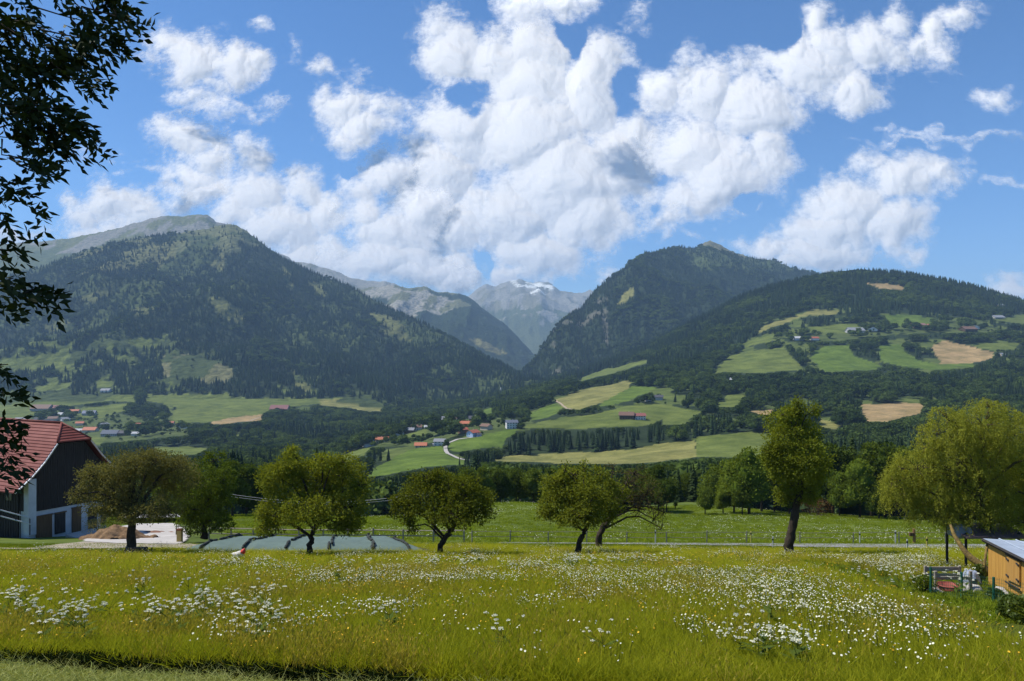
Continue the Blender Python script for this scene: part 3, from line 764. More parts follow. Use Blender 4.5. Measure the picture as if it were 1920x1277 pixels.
def house(u, v, wpx, wall, roof, label, rz=0.0, deep=1.0, storeys=2, windows=False, chimney=True, timber_top=False, ymin=420., group=None, kind='house', low=1.0):
    h = hit(u, v, ymin)
    if h is None: return
    x, y, z = h
    w = wpx * 1.08 / F * y; d = w * 0.8 * deep; hh = 2.7 * storeys * low
    hh = min(hh, w * .62)
    o = empty(kind, (x, y, z - .4), label, 'house' if kind == 'house' else kind.split('_')[-1], group); o.rotation_euler = (0, 0, rz)
    pit = 0.52; hw = d / 2; rise = hw * pit
    # ridge along local x: long side faces the viewer at rz = 0
    mb = MB(); hx = w / 2
    prof = [(-hw, 0), (hw, 0), (hw, hh), (0, hh + rise), (-hw, hh)]
    vs = [(-hx, a, b) for a, b in prof] + [(hx, a, b) for a, b in prof]
    mb.add(vs, [(0, 1, 2, 3, 4)[::-1], (5, 6, 7, 8, 9), (0, 1, 6, 5), (1, 2, 7, 6), (4, 0, 5, 9), (2, 3, 8, 7), (3, 4, 9, 8)])
    mb.build('wall', wallmat(wall), o)
    rb = MB(); ov = min(1.1, w * .09); th = max(.22, w * .02)
    for s in (-1, 1):
        a0, b0 = s * (hw + ov), hh - ov * pit + .03
        a1, b1 = 0, hh + rise + .03
        q = [(-hx - ov, a0, b0), (hx + ov, a0, b0), (hx + ov, a1, b1), (-hx - ov, a1, b1)]
        q2 = [(a, b, c + th) for a, b, c in q]
        f = [(0, 1, 2, 3), (4, 7, 6, 5), (0, 4, 5, 1), (1, 5, 6, 2), (2, 6, 7, 3), (3, 7, 4, 0)]
        rb.add(q + q2, f if s < 0 else [t[::-1] for t in f])
    r = rb.build('roof', roofmat(roof), o)
    if chimney:
        cb = MB(); cb.box((hx * .3, hw * .25, hh + rise * .95 + .4), (.7, .7, 1.6)); cb.build('chimney', wallmat((.45, .4, .36)), r)
    if windows:
        n = max(2, int(w / 3.4))
        for st in range(storeys):
            for i in range(n):
                wb = MB(); wx = -hx + w * (i + .5) / n
                wb.box((wx, -hw - .02, hh * (st + .55) / storeys), (1.1, .1, 1.3)); wb.build('window', M_GLASS, o)
        for sx in (-1, 1):
            wb = MB(); wb.box((sx * (hx + .02), 0, hh * .6), (.1, 1.1, 1.3)); wb.build('window', M_GLASS, o)
        db = MB(); db.box((hx * .15 + .9, -hw - .03, 1.05), (1.0, .12, 2.1)); db.build('door', M_WDARK, o)
    if timber_top:
        tb = MB(); tb.box((0, -hw - .06, hh * .78), (w * .98, .1, hh * .4)); tb.build('timber_front', wallmat(WOODW), o)
        bb = MB(); bb.box((0, -hw - .55, hh * .52), (w * .9, 1.0, .14)); bb.box((0, -hw - 1.0, hh * .52 + .5), (w * .9, .08, .9)); bb.build('balcony', M_WDARK, o)
    return o
# hamlet on the middle hill (photo point of the front base, width)
house(691, 837, 17, WHITE, GREYR, 'white house with grey roof, lowest of the hamlet on its downhill end', .5)
house(713, 830, 16, CREAM, ORANGE, 'orange roofed house just above the lowest white house of the hamlet', .2, windows=True)
house(724, 827, 10, WHITE, RED, 'small white house with red roof joined close to the orange roofed house', 1.0, chimney=False)
house(748, 816, 15, WHITE, DKROOF, 'white house with black roof half hidden in trees above the steep meadow', .3)
house(768, 812, 16, WOODW, GREYR, 'brown wooden house with long grey roof beside the hedge in the hamlet', -.1)
house(781, 806, 17, WHITE, BROWNR, 'wide white chalet with brown roof and dark windows in the hamlet', .1, windows=True)
house(803, 803, 12, (.5, .6, .5), PALER, 'low shed with pale metal roof in the hamlet', .0, storeys=1, chimney=False)
house(789, 838, 19, CREAM, ORANGE, 'bright orange roofed bungalow alone on top of the steep meadow', .05, storeys=1, windows=True)
house(825, 835, 18, WHITE, GREYR, 'white house with grey brown hipped roof beside the bend of the lane', -.1, windows=True)
house(814, 835, 5, WHITE, GREYR, 'tiny white garage at the side of the house by the lane bend', 0, storeys=1, chimney=False)
house(838, 790, 17, GREYW, GREYR, 'grey house with steep grey roof, topmost on the hamlet edge', .3)
house(852, 790, 9, CREAM, BROWNR, 'narrow cream gabled house between the topmost grey house and orange roofs', 1.4)
house(846, 798, 18, GREYW, (.32, .36, .42), 'broad blue grey roofed barn in the middle of the hamlet', -.2, storeys=1)
house(858, 801, 17, CREAM, ORANGE, 'orange roofed house in the middle of the hamlet', .1)
house(875, 800, 17, WOODW, ORANGE, 'wooden house with dull orange roof and white porch in the hamlet', -.1, timber_top=False)
house(890, 790, 19, DKWOOD, DKROOF, 'long dark wooden barn with black roof at the hamlet top', .05, chimney=False)
house(909, 792, 14, DKWOOD, GREYR, 'dark barn with light grey roof standing right of the long black barn', .2, chimney=False)
house(912, 806, 17, CREAM, BROWNR, 'brown roofed house among garden trees on the hamlet side', -.7)
house(868, 812, 14, WOODW, RED, 'dark red roofed house behind the blue house', .6)
house(887, 818, 18, BLUEW, RED, 'pale blue house with red roof beside the lane', .9, windows=True)
house(898, 818, 8, (.25, .32, .5), DKROOF, 'small dark blue shed next to the pale blue house', .2, storeys=1, chimney=False)
house(959, 803, 19, WHITE, (.13, .15, .19), 'tall white house with dark slate roof alone on the hillside crest', .2, storeys=3, windows=True, deep=.9)
house(974, 803, 9, DKWOOD, DKROOF, 'small dark barn close to the tall white house on the crest', .0, chimney=False)
house(1175, 785, 24, WOODW, BROWNR, 'big brown timber farmhouse on the green slope above the spruce wood', -.2, windows=True, timber_top=True)
house(1199, 786, 18, WHITE, (.30, .11, .09), 'white farmhouse with dark red roof right of the big timber farmhouse', .1, windows=True)
house(1214, 752, 10, WHITE, GREYR, 'white house in the trees above the two hillside farmhouses', .2)
house(1234, 750, 16, GREYW, DKROOF, 'grey house with dark roof in the trees above the hillside farmhouses', -.2)
# the right hand hill
house(1455, 646, 14, WHITE, DKROOF, 'white house with dark roof at the left corner of the pale hill field', .4)
house(1497, 638, 15, (.5, .55, .6), PALER, 'pale metal roofed barn left of the red roofed house on the right hill', 0, chimney=False)
house(1527, 638, 12, WHITE, RED, 'white house with red roof on the right hill above the middle field', .1)
house(1603, 624, 26, GREYW, GREYR, 'long grey roofed farmhouse above the hedge on the right hill', .0, windows=True)
house(1636, 621, 18, WHITE, (.16, .17, .22), 'white farmhouse with steep dark roof beside the long grey one', 1.2, windows=True)
house(1650, 619, 14, WOODW, DKROOF, 'low dark barn between the steep roofed farmhouse and a tree', .2, chimney=False)
house(1721, 615, 23, WOODW, (.28, .15, .13), 'dull red roofed farmhouse on the right hill', .1, windows=True)
house(1748, 615, 17, CREAM, ORANGE, 'orange roofed house right of the dull red farmhouse', .0)
house(1815, 621, 22, DKWOOD, BROWNR, 'long brown farm shed near the right hill road', .1, chimney=False)
house(1829, 617, 14, WHITE, DKROOF, 'white gabled house with dark roof beside the long brown shed', 1.3)
house(1837, 574, 7, WHITE, PALER, 'tiny white house in the woods near the right hill crest', 0, chimney=False)
house(1876, 575, 9, CREAM, PALER, 'tiny cream house at the edge of the woods near the hill crest', .4, chimney=False)
house(1870, 597, 18, GREYW, GREYR, 'grey shed beside the highest small field of the right hill', .1, storeys=1, chimney=False)
house(1362, 714, 14, (.4, .45, .5), PALER, 'pale roofed shed in the trees below the largest hill field', .1, storeys=1, chimney=False)
house(1292, 758, 9, CREAM, BROWNR, 'little cream hut in the trees beside the small grass clearing', .2, chimney=False)
house(1860, 703, 9, WHITE, GREYR, 'small white hut in the right hill woods', .3, chimney=False)
house(1878, 668, 9, CREAM, GREYR, 'small pale hut at the end of the brown hill field', .3, chimney=False)
house(1094, 704, 9, CREAM, RED, 'small red roofed house high beside the wooded saddle', .2)
# village on the valley floor
for (u, v, w, wa, ro, rz, lb) in [
 (80, 769, 30, GREYW, BROWNR, .05, 'long brown roofed barn, highest and leftmost in the valley village'),
 (103, 768, 20, DKWOOD, (.25, .1, .09), -.05, 'dark red roofed barn beside the long brown barn above the village'),
 (120, 770, 14, GREYW, GREYR, .1, 'small grey house right of the two barns above the village'),
 (139, 775, 17, CREAM, ORANGE, .1, 'bright orange roofed house standing above the valley village'),
 (168, 778, 20, GREYW, (.2, .22, .29), .2, 'slate roofed house with two gables above the valley village'),
 (40, 791, 19, GREYW, GREYR, .0, 'grey roofed house near the ash branches in the valley village'),
 (62, 800, 16, WHITE, PALER, .1, 'white flat roofed house directly above the red barn roof'),
 (74, 790, 15, WHITE, DKROOF, .5, 'white house with dark roof left in the valley village'),
 (90, 793, 15, GREYW, DKROOF, 1.2, 'tall grey house with dark roof in the thick of the village'),
 (109, 781, 17, WHITE, PALER, .0, 'white house with bright metal roof in the upper village'),
 (100, 788, 15, CREAM, BROWNR, .2, 'cream house with brown roof in the village centre'),
 (122, 789, 13, WHITE, GREYR, .9, 'white house with grey roof at the right end of the village centre'),
 (130, 783, 12, GREYW, DKROOF, .1, 'dark roofed house just below the bright orange one'),
 (150, 797, 12, CREAM, ORANGE, .3, 'small orange roofed house amid trees right of the village centre'),
 (149, 811, 13, WHITE, PALER, .0, 'white bungalow with pale roof above the barn gable'),
 (170, 810, 21, CREAM, ORANGE, .05, 'long low orange roofed house above the barn gable'),
 (195, 800, 13, WHITE, GREYR, 1.1, 'white gabled house in the trees midway through the village'),
 (208, 817, 26, GREYW, (.10, .12, .16), .1, 'long dark slate roofed building in trees below the village'),
 (233, 816, 18, DKWOOD, DKROOF, .1, 'black roofed barn below the village near the wood'),
 (263, 800, 13, WHITE, RED, .2, 'tall red roofed house in the right part of the village'),
 (266, 809, 15, WHITE, ORANGE, 1.0, 'orange gabled white house below the tall red roofed one'),
 (285, 801, 15, GREYW, GREYR, .2, 'grey roofed house between two red roofs in the right part of the village'),
 (296, 806, 11, WHITE, BROWNR, .9, 'white house with brown roof beside the village grove'),
 (319, 797, 13, CREAM, RED, .1, 'small red roofed house at the foot of the large green field'),
 (338, 800, 12, BLUEW, RED, .4, 'pale blue house with red roof at the right village end'),
 (346, 803, 14, WHITE, PALER, -.2, 'white house with pale roof, last at the right village end'),
 (254, 817, 12, WHITE, PALER, .1, 'low white hall with pale roof below the village grove'),
 (525, 770, 30, CREAM, (.24, .10, .09), .05, 'long red roofed farm at the right end of the large green field'),
 (199, 735, 15, WHITE, GREYR, .0, 'small white farm at the wood edge above the village fields')]:
    house(u, v, w, wa, ro, lb, rz, ymin=900., chimney=w > 15, windows=w > 24, storeys=2)
# thin white tower far up the valley gap
h = hit(939, 741, 900.)
if h:
    t = MB(); hh = 14 / F * h[1]; t.tube([(0, 0, -1), (0, 0, hh * .8), (0, 0, hh)], [hh * .10, hh * .09, hh * .03], 8)
    o = t.build('church_tower', wallmat(WHITE), None, h); tag(o, 'thin white church tower at the mouth of the side valley', 'tower')
# lanes laid on the slope
def lane(pix, wid, name, label, ymin=420., mat=None, lift=.35):
    P = [hit(u, v, ymin) for u, v in pix]; P = [Vector(p) for p in P if p]
    Q = []
    for a, b in zip(P[:-1], P[1:]):
        for k in range(6): Q.append(a.lerp(b, k / 6))
    Q.append(P[-1])
    V = []; f = []
    for i, p in enumerate(Q):
        d = Q[min(i + 1, len(Q) - 1)] - Q[max(i - 1, 0)]; d.z = 0; d.normalize(); s = Vector((-d.y, d.x, 0)) * wid / 2
        for q in (p - s, p + s):
            uu = q.x / q.y * F + CU
            V.append((q.x, q.y, float(zat(np.array([uu]), np.array([q.y]))[0]) + lift))
    for i in range(len(Q) - 1): f.append((2 * i, 2 * i + 1, 2 * i + 3, 2 * i + 2))
    me = bpy.data.meshes.new(name); me.from_pydata(V, [], f); me.materials.append(mat)
    return tag(link(name, me), label, 'road', kind='structure')
M_LANE = surf('pale_gravel', (.42, .39, .35), (.33, .31, .28), 2, .9)
lane([(903, 818), (880, 821), (858, 824), (842, 830), (835, 838), (836, 846), (845, 853), (858, 859), (875, 863), (897, 863)], 4.2, 'road', 'pale lane bending round the bright green slope below the hamlet', mat=M_LANE)
lane([(1041, 751), (1050, 756), (1060, 764), (1072, 768)], 3.5, 'path', 'sandy track at the corner of the yellow hill field', mat=surf('sandy_track', EARTH, (.28, .22, .15), 1, .95))
lane([(430, 792), (470, 789), (500, 781)], 6, 'path', 'sandy track below the large green valley field', 900., surf('sandy_track', EARTH))

# ------------------------------------------------------------------ CLOUDS (far beyond the haze; relief sheets of real depth lit by the sun)
def cloud_mat():
    m, nt, out = new_mat('cloud_vapour')
    geo = N(nt, 'ShaderNodeNewGeometry')
    hb = N(nt, 'ShaderNodeAttribute', attribute_name='billow')
    t0 = N(nt, 'ShaderNodeTexCoord'); fn_ = N(nt, 'ShaderNodeTexNoise', Scale=0.006, Detail=5.0, Roughness=0.6); nt.links.new(t0.outputs['Object'], fn_.inputs['Vector'])
    fm_ = N(nt, 'ShaderNodeMath', operation='MULTIPLY_ADD'); fm_.inputs[1].default_value = 26.0; nt.links.new(fn_.outputs['Fac'], fm_.inputs[0]); nt.links.new(hb.outputs['Fac'], fm_.inputs[2])
    bmp = N(nt, 'ShaderNodeBump', Strength=0.55, Distance=1.0); nt.links.new(fm_.outputs[0], bmp.inputs['Height'])
    def bent(vec):
        va = N(nt, 'ShaderNodeVectorMath', operation='ADD'); va.inputs[1].default_value = vec
        nt.links.new(bmp.outputs[0], va.inputs[0])
        vn = N(nt, 'ShaderNodeVectorMath', operation='NORMALIZE'); nt.links.new(va.outputs[0], vn.inputs[0])
        return vn.outputs[0]
    # light scatters through the vapour to both sides of its outer skin
    d = N(nt, 'ShaderNodeBsdfDiffuse'); d.inputs['Color'].default_value = (.60, .587, .565, 1); nt.links.new(bent((-.30, 0, .7)), d.inputs['Normal'])
    t = N(nt, 'ShaderNodeBsdfTranslucent'); t.inputs['Color'].default_value = (.40, .40, .402, 1); nt.links.new(bent((.25, 0, -.55)), t.inputs['Normal'])
    mx = N(nt, 'ShaderNodeAddShader'); nt.links.new(d.outputs[0], mx.inputs[0]); nt.links.new(t.outputs[0], mx.inputs[1])
    at = N(nt, 'ShaderNodeAttribute', attribute_name='puff')
    tc = N(nt, 'ShaderNodeTexCoord')
    no = N(nt, 'ShaderNodeTexNoise', Scale=0.0035, Detail=8.0, Roughness=0.65); nt.links.new(tc.outputs['Object'], no.inputs['Vector'])
    ma = N(nt, 'ShaderNodeMath', operation='MULTIPLY_ADD'); ma.inputs[1].default_value = 1.1; nt.links.new(no.outputs['Fac'], ma.inputs[0])
    sb = N(nt, 'ShaderNodeMath', operation='ADD'); sb.inputs[1].default_value = -0.50
    nt.links.new(at.outputs['Fac'], sb.inputs[0]); nt.links.new(sb.outputs[0], ma.inputs[2])
    mr = N(nt, 'ShaderNodeMapRange', interpolation_type='SMOOTHSTEP'); mr.inputs['From Min'].default_value = -0.12; mr.inputs['From Max'].default_value = 0.92
    nt.links.new(ma.outputs[0], mr.inputs['Value'])
    tr = N(nt, 'ShaderNodeBsdfTransparent')
    m2 = N(nt, 'ShaderNodeMixShader'); nt.links.new(mr.outputs['Result'], m2.inputs[0]); nt.links.new(tr.outputs[0], m2.inputs[1]); nt.links.new(mx.outputs[0], m2.inputs[2])
    nt.links.new(m2.outputs[0], out.inputs[0])
    return m
M_CLOUD = cloud_mat()
def cloud(label, R, blobs, holes=(), seed=1, rough=1.0, soft=0.0, cap=9.0):
    b = np.array(blobs, float)
    R = 15900 + (1500 - .55 * b[:, 0].mean() - .83 * b[:, 1].mean()) * 17.0
    u0, u1 = (b[:, 0] - b[:, 2]).min() - 45, (b[:, 0] + b[:, 2]).max() + 45
    v0, v1 = (b[:, 1] - b[:, 3]).min() - 45, (b[:, 1] + b[:, 3]).max() + 45
    st = 2.6
    us = np.arange(u0, u1, st); vs = np.arange(v0, v1, st)
    U, Vv = np.meshgrid(us, vs)
    wu = (fbm(U / 55, Vv / 55, 4, seed) - .5) * 46 * rough; wv = (fbm(U / 55 + 9, Vv / 55, 4, seed + 5) - .5) * 46 * rough
    Ua, Va = U + wu, Vv + wv
    dens = np.full(U.shape, -3.0); hgt = np.zeros(U.shape)
    for (cu, cv, ru, rv) in blobs:
        q = 1 - np.sqrt(((Ua - cu) / ru) ** 2 + ((Va - cv) / rv) ** 2)
        rad = math.sqrt(ru * rv)
        dens = np.maximum(dens, q * min(1.6, rad / 45))
        hgt = np.maximum(hgt, sstep(-.1, 1, q) * rad)
    for (cu, cv, ru, rv) in holes:
        q = 1 - np.sqrt(((Ua - cu) / ru) ** 2 + ((Va - cv) / rv) ** 2)
        dens = dens - np.clip(q, 0, 1) * 2.2
    n1 = fbm(U / 38, Vv / 38, 5, seed + 9); bw_ = lambda s_, k_: np.sqrt((2 * vnoise(Ua / s_, Va / s_, seed + k_) - 1) ** 2 + .03); n2 = bw_(34, 3); n4 = bw_(8, 6); n3 = bw_(16, 4)
    dens = dens + (n1 - .5) * 1.2 + .15 - soft
    dens = np.minimum(dens, cap)
    bil = hgt * .75 + sstep(-.2, 1.1, dens) * (n2 * 16 + n3 * 5.5 + n4 * 1.6 + (n1 - .5) * 8)
    relief = hgt * .26
    for ax_ in (0, 1):
        for _ in range(14):
            relief = (np.roll(relief, 1, ax_) + 2 * relief + np.roll(relief, -1, ax_)) / 4
    lean = (v1 - Vv) * .8 + (u1 - U) * .12      # the bank leans back: its top lies farther off than its base
    Rr = R * (1 + lean / F) - relief / F * R
    X = (U - CU) / F; Zd = (CV - Vv) / F
    P = np.stack([X * Rr, Rr, Zd * Rr], -1)
    ny, nx = U.shape
    ii = np.arange(ny * nx).reshape(ny, nx)
    q = np.stack([ii[:-1, :-1], ii[1:, :-1], ii[1:, 1:], ii[:-1, 1:]], -1).reshape(-1, 4)
    keep = (dens.reshape(-1)[q] > -0.45).any(1)
    q = q[keep]
    used, inv = np.unique(q, return_inverse=True)
    me = np_mesh('cloud', P.reshape(-1, 3)[used], inv.reshape(-1, 4), M_CLOUD, True)
    a = me.attributes.new('puff', 'FLOAT', 'POINT'); a.data.foreach_set('value', dens.reshape(-1)[used].astype(np.float32))
    a = me.attributes.new('billow', 'FLOAT', 'POINT'); a.data.foreach_set('value', (bil * R / F).reshape(-1)[used].astype(np.float32))
    o = link('cloud', me)
    return tag(o, label, 'cloud', 'clouds in the sky')
cloud('huge white cumulus towering in the middle of the sky over the far peak', 22000,
  [(850, 110, 70, 85), (820, 60, 40, 45), (880, 230, 105, 110), (820, 330, 90, 100), (935, 110, 90, 75), (1000, 90, 100, 70), (985, 160, 110, 90), (1110, 170, 85, 110), (1135, 100, 45, 55), (1000, 250, 150, 130), (1060, 330, 150, 130), (950, 400, 130, 90), (1100, 400, 100, 85), (860, 440, 120, 75), (1010, 475, 110, 50), (1160, 310, 90, 90), (1190, 240, 50, 70), (840, 510, 110, 40), (960, 515, 70, 30)],
  [(880, 185, 55, 45), (1075, 75, 26, 55), (1065, 50, 30, 40), (905, 500, 26, 36), (1180, 170, 30, 60)], 3)
cloud('wispy white cloud strip at the top edge above the huge cumulus', 24500, [(990, 15, 60, 45), (1050, 5, 70, 35), (1100, 0, 40, 20)], (), 8, 1, .1)
cloud('long diagonal cumulus bank climbing toward the upper right', 20500,
  [(1240, 175, 48, 55), (1300, 105, 22, 35), (1330, 170, 85, 80), (1300, 280, 95, 85), (1360, 320, 110, 85), (1420, 200, 95, 75), (1520, 125, 95, 75), (1640, 85, 85, 55), (1600, 170, 80, 45), (1540, 30, 35, 50), (1440, 280, 60, 55), (1720, 85, 65, 38), (1300, 370, 80, 40), (1680, 45, 30, 40), (1560, 80, 60, 60), (1390, 120, 25, 30)],
  [(1400, 385, 40, 25), (1460, 70, 40, 50)], 21)
cloud('small ragged cloud high at the upper right above the diagonal bank', 24000, [(1800, 25, 42, 30), (1775, 100, 30, 28), (1760, 60, 20, 35)], (), 31, 1.1, .12)
cloud('rounded cumulus standing low over the right hand hill', 21500,
  [(1600, 400, 105, 65), (1690, 335, 80, 55), (1560, 440, 115, 50), (1440, 470, 68, 32), (1760, 330, 55, 36), (1530, 480, 130, 32), (1680, 420, 85, 60), (1560, 375, 55, 38), (1640, 310, 40, 30), (1470, 500, 80, 25)], (), 41)
cloud('bright tufted cloud at the upper left near the ash leaves', 23000,
  [(365, 110, 75, 55), (430, 125, 75, 42), (320, 75, 36, 32), (485, 115, 36, 30), (400, 155, 55, 22), (360, 180, 40, 14)], (), 51, 1.1)
cloud('small torn cloud right of the upper left tufted cloud', 23600, [(600, 125, 38, 22), (550, 90, 15, 28), (625, 135, 20, 14), (480, 50, 20, 9)], (), 57, 1.1, .1)
cloud('soft cloud hanging midway at the left over the grassy mountain', 24000,
  [(345, 255, 72, 42), (390, 290, 65, 42), (370, 330, 52, 32), (310, 230, 34, 20), (400, 350, 60, 24), (350, 205, 40, 10)], (), 61, 1.1, .05)
cloud('white cumulus just left of the bare mountain top', 22500,
  [(215, 385, 85, 48), (160, 395, 45, 40), (270, 395, 60, 42), (190, 355, 48, 22), (340, 375, 52, 30), (200, 430, 95, 24), (130, 380, 20, 30), (380, 360, 40, 20)], (), 71)
cloud('tall cumulus tower behind the right shoulder of the grassy mountain', 21800,
  [(475, 300, 42, 48), (480, 365, 60, 58), (560, 365, 50, 48), (605, 405, 58, 55), (520, 425, 110, 55), (625, 460, 58, 38), (440, 400, 48, 45), (570, 480, 100, 32), (540, 335, 25, 25)], (), 81)
cloud('cloud floating alone between the upper left clouds and the huge cumulus', 23200,
  [(650, 205, 65, 44), (690, 238, 62, 38), (720, 205, 40, 34), (640, 262, 48, 26), (665, 155, 20, 20), (610, 185, 30, 25)], (), 91)
cloud('grey bottomed cloud filling the gap above the left valley ridges', 23000,
  [(680, 350, 46, 36), (720, 330, 60, 46), (690, 405, 60, 48), (740, 440, 90, 60), (720, 490, 120, 40), (690, 440, 50, 40), (780, 510, 100, 30), (780, 400, 60, 50)], [(655, 315, 22, 18)], 101)
cloud('cloud just entering at the right edge over the hill', 22000, [(1905, 545, 62, 28), (1950, 535, 60, 34), (1990, 550, 60, 34)], (), 111)
cloud('thin wisp near the right edge high above the hill', 25000, [(1865, 180, 46, 18), (1890, 195, 30, 12), (1840, 190, 25, 10)], (), 121, 1.2, .15)
cloud('low white cloud peeping behind the ash leaves at the left', 23500, [(25, 440, 48, 14), (-20, 438, 50, 18)], (), 131)
cloud('tiny puff beside the ash leaves', 25500, [(270, 115, 18, 13)], (), 141, .8)
cloud('small white cloud touching the steep mountain flank', 24800, [(1145, 515, 24, 17), (1130, 525, 16, 10)], (), 151, .8)
cloud('faint puff over the saddle of the right hand hill', 25800, [(1720, 482, 13, 8)], (), 161, .7)
cloud('thin torn wisp high between the huge cumulus and the diagonal bank', 25200, [(1190, 22, 30, 22), (1205, 45, 14, 14)], (), 171, 1.2, .15)
cloud('pale veil of cloud under the diagonal bank', 26000, [(1240, 415, 46, 18), (1290, 440, 40, 14), (1250, 445, 45, 12)], (), 181, 1.2, .2)

cloud('thin veil of cloud trailing below the upper left clouds', 0, [(430, 205, 60, 26), (480, 215, 50, 20), (400, 200, 40, 14), (520, 190, 30, 20)], (), 191, 1.3, .15, .32)
cloud('long pale streak of high cloud at the right above the rounded cumulus', 0, [(1800, 250, 120, 10), (1700, 262, 80, 7), (1890, 330, 60, 9)], (), 211, 1.3, .05, .24)
cloud('faint streak of high cloud between ash leaves and the grassy mountain', 0, [(230, 300, 50, 7), (270, 318, 40, 6), (200, 285, 30, 6)], (), 221, .6, .05, .28)

# ------------------------------------------------------------------ THE MEADOW
def mown_line(x): return 12.75 - (x + 8.28) * 0.217
def seg_dist(px, py, pts):
    d = np.full(np.shape(px), 1e9)
    for (x0, y0), (x1, y1) in zip(pts[:-1], pts[1:]):
        dx, dy = x1 - x0, y1 - y0; t = np.clip(((px - x0) * dx + (py - y0) * dy) / (dx * dx + dy * dy), 0, 1)
        d = np.minimum(d, np.hypot(px - x0 - t * dx, py - y0 - t * dy))
    return d
TRACK = [on_meadow(u, v)[:2] for u, v in ((1480, 1052), (1560, 1068), (1640, 1090), (1730, 1120), (1830, 1165), (1990, 1230))]
def meadow_bumps(x, y):
    return (fbm(x / 5, y / 5, 3, 201) - .5) * 0.22 * sstep(60, 50, y) * sstep(4, 9, y)
gx = np.arange(-75, 75.1, 0.5); gy = np.r_[np.arange(-14, 62, 0.5), 62.0]
GX, GY = np.meshgrid(gx, gy)
GZ = plane_z(GY) + meadow_bumps(GX, GY)
GZ[GY < 4] = np.maximum(GZ[GY < 4], plane_z(4)) + 0.0
def gz(x, y): return plane_z(y) + meadow_bumps(np.asarray(x, float), np.asarray(y, float))
def meadow_mat():
    m, nt, out = new_mat('meadow_ground')
    b = N(nt, 'ShaderNodeBsdfDiffuse')
    tc = N(nt, 'ShaderNodeTexCoord')
    n1 = N(nt, 'ShaderNodeTexNoise', Scale=0.35, Detail=6.0, Roughness=0.6); nt.links.new(tc.outputs['Object'], n1.inputs['Vector'])
    n2 = N(nt, 'ShaderNodeTexNoise', Scale=9.0, Detail=6.0, Roughness=0.7); nt.links.new(tc.outputs['Object'], n2.inputs['Vector'])
    r1 = ramp(nt, [(0.3, (0.060, 0.085, 0.014)), (0.55, (0.095, 0.115, 0.02)), (0.75, (0.125, 0.115, 0.032))]); nt.links.new(n1.outputs['Fac'], r1.inputs[0])
    r2 = ramp(nt, [(0.3, (.5, .5, .5)), (0.7, (1.3, 1.3, 1.3))]); nt.links.new(n2.outputs['Fac'], r2.inputs[0])
    nt.links.new(mix_rgb(nt, r1.outputs[0], r2.outputs[0], .9, 'MULTIPLY'), b.inputs[0])
    bp = N(nt, 'ShaderNodeBump', Strength=1.0, Distance=0.08); nt.links.new(n2.outputs['Fac'], bp.inputs['Height']); nt.links.new(bp.outputs[0], b.inputs['Normal'])
    nt.links.new(b.outputs[0], out.inputs[0]); return m
ny, nx = GX.shape; ii = np.arange(ny * nx).reshape(ny, nx)
me = np_mesh('meadow', np.stack([GX, GY, GZ], -1).reshape(-1, 3), np.stack([ii[:-1, :-1], ii[:-1, 1:], ii[1:, 1:], ii[1:, :-1]], -1).reshape(-1, 4), meadow_mat(), True)
tag(link('meadow', me), 'sloping flower meadow running down from the camera to the orchard trees', 'meadow', kind='structure')

# grass
def tuft(rng, n, h, rad, w, lean=.25, curl=.1):
    r = rad * np.sqrt(rng.uniform(0, 1, n)); a = rng.uniform(0, 6.28, n)
    B = np.c_[r * np.cos(a), r * np.sin(a), np.full(n, -.03)]
    D = np.c_[rng.normal(0, lean, n), rng.normal(0, lean, n), np.ones(n)]; D = unit(D)
    L = h * rng.uniform(.55, 1.1, n); S = unit(np.cross(D, rand_dirs(n, rng)))
    bend = np.c_[rng.normal(0, curl, n), rng.normal(0, curl, n), np.zeros(n)] * L[:, None]
    V = np.empty((n, 6, 3)); ww = w * rng.uniform(.6, 1.3, n)[:, None]
    V[:, 0] = B - S * ww * .5; V[:, 1] = B + S * ww * .5
    M = B + D * L[:, None] * .55 + bend * .35
    V[:, 2] = M + S * ww * .5; V[:, 3] = M - S * ww * .5
    T = B + D * L[:, None] * .98 + bend * 1.3
    V[:, 4] = T + S * ww * .12; V[:, 5] = T - S * ww * .12
    Q = []
    base = np.arange(n) * 6
    Q = np.concatenate([np.stack([base, base + 1, base + 2, base + 3], -1), np.stack([base + 3, base + 2, base + 4, base + 5], -1)])
    va = rng.uniform(0, 1, n)
    return V.reshape(-1, 3), Q, np.r_[va, va], T
rg2 = np.random.default_rng(77)
M_GRASS = leafmat('grass_blades', (0.205, 0.235, 0.012), (0.42, 0.41, 0.030), 0.46, 0, (1.15, 1.15, .6))
M_GRASSD = leafmat('dry_grass_blades', (0.29, 0.27, 0.03), (0.43, 0.35, 0.06), 0.42, 0, (1.1, 1.0, .6))
M_SHORT = leafmat('short_grass', (0.13, 0.19, 0.014), (0.25, 0.29, 0.022), 0.35, 0, (1.1, 1.1, .6))
tufts = []
for k in range(3):
    V, Q, va, T = tuft(rg2, 84, .50, .26, .0105, .42, .25); tufts.append(np_mesh('tuft', V, Q, M_GRASS, False, va))
for k in range(2):
    V, Q, va, T = tuft(rg2, 34, .62, .26, .010, .28, .18)
    # seed heads at the tips
    n0 = len(V); hv, hq = cards(T, np.tile((0, 0, 1.), (len(T), 1)) + rg2.normal(0, .3, (len(T), 3)), .085, .022, rg2)
    tufts.append(np_mesh('tuft', np.vstack([V, hv]), np.vstack([Q, hq + n0]), M_GRASSD, False, np.r_[va, rg2.uniform(.3, 1, len(hq))]))
def area_pts(y0, y1, per, margin=1.08, rng=rg2):
    n = int(.662 * margin * (y1 * y1 - y0 * y0) * per)
    y = np.sqrt(rng.uniform(y0 * y0, y1 * y1, n)); x = rng.uniform(-.662 * margin, .662 * margin, n) * y
    return x, y
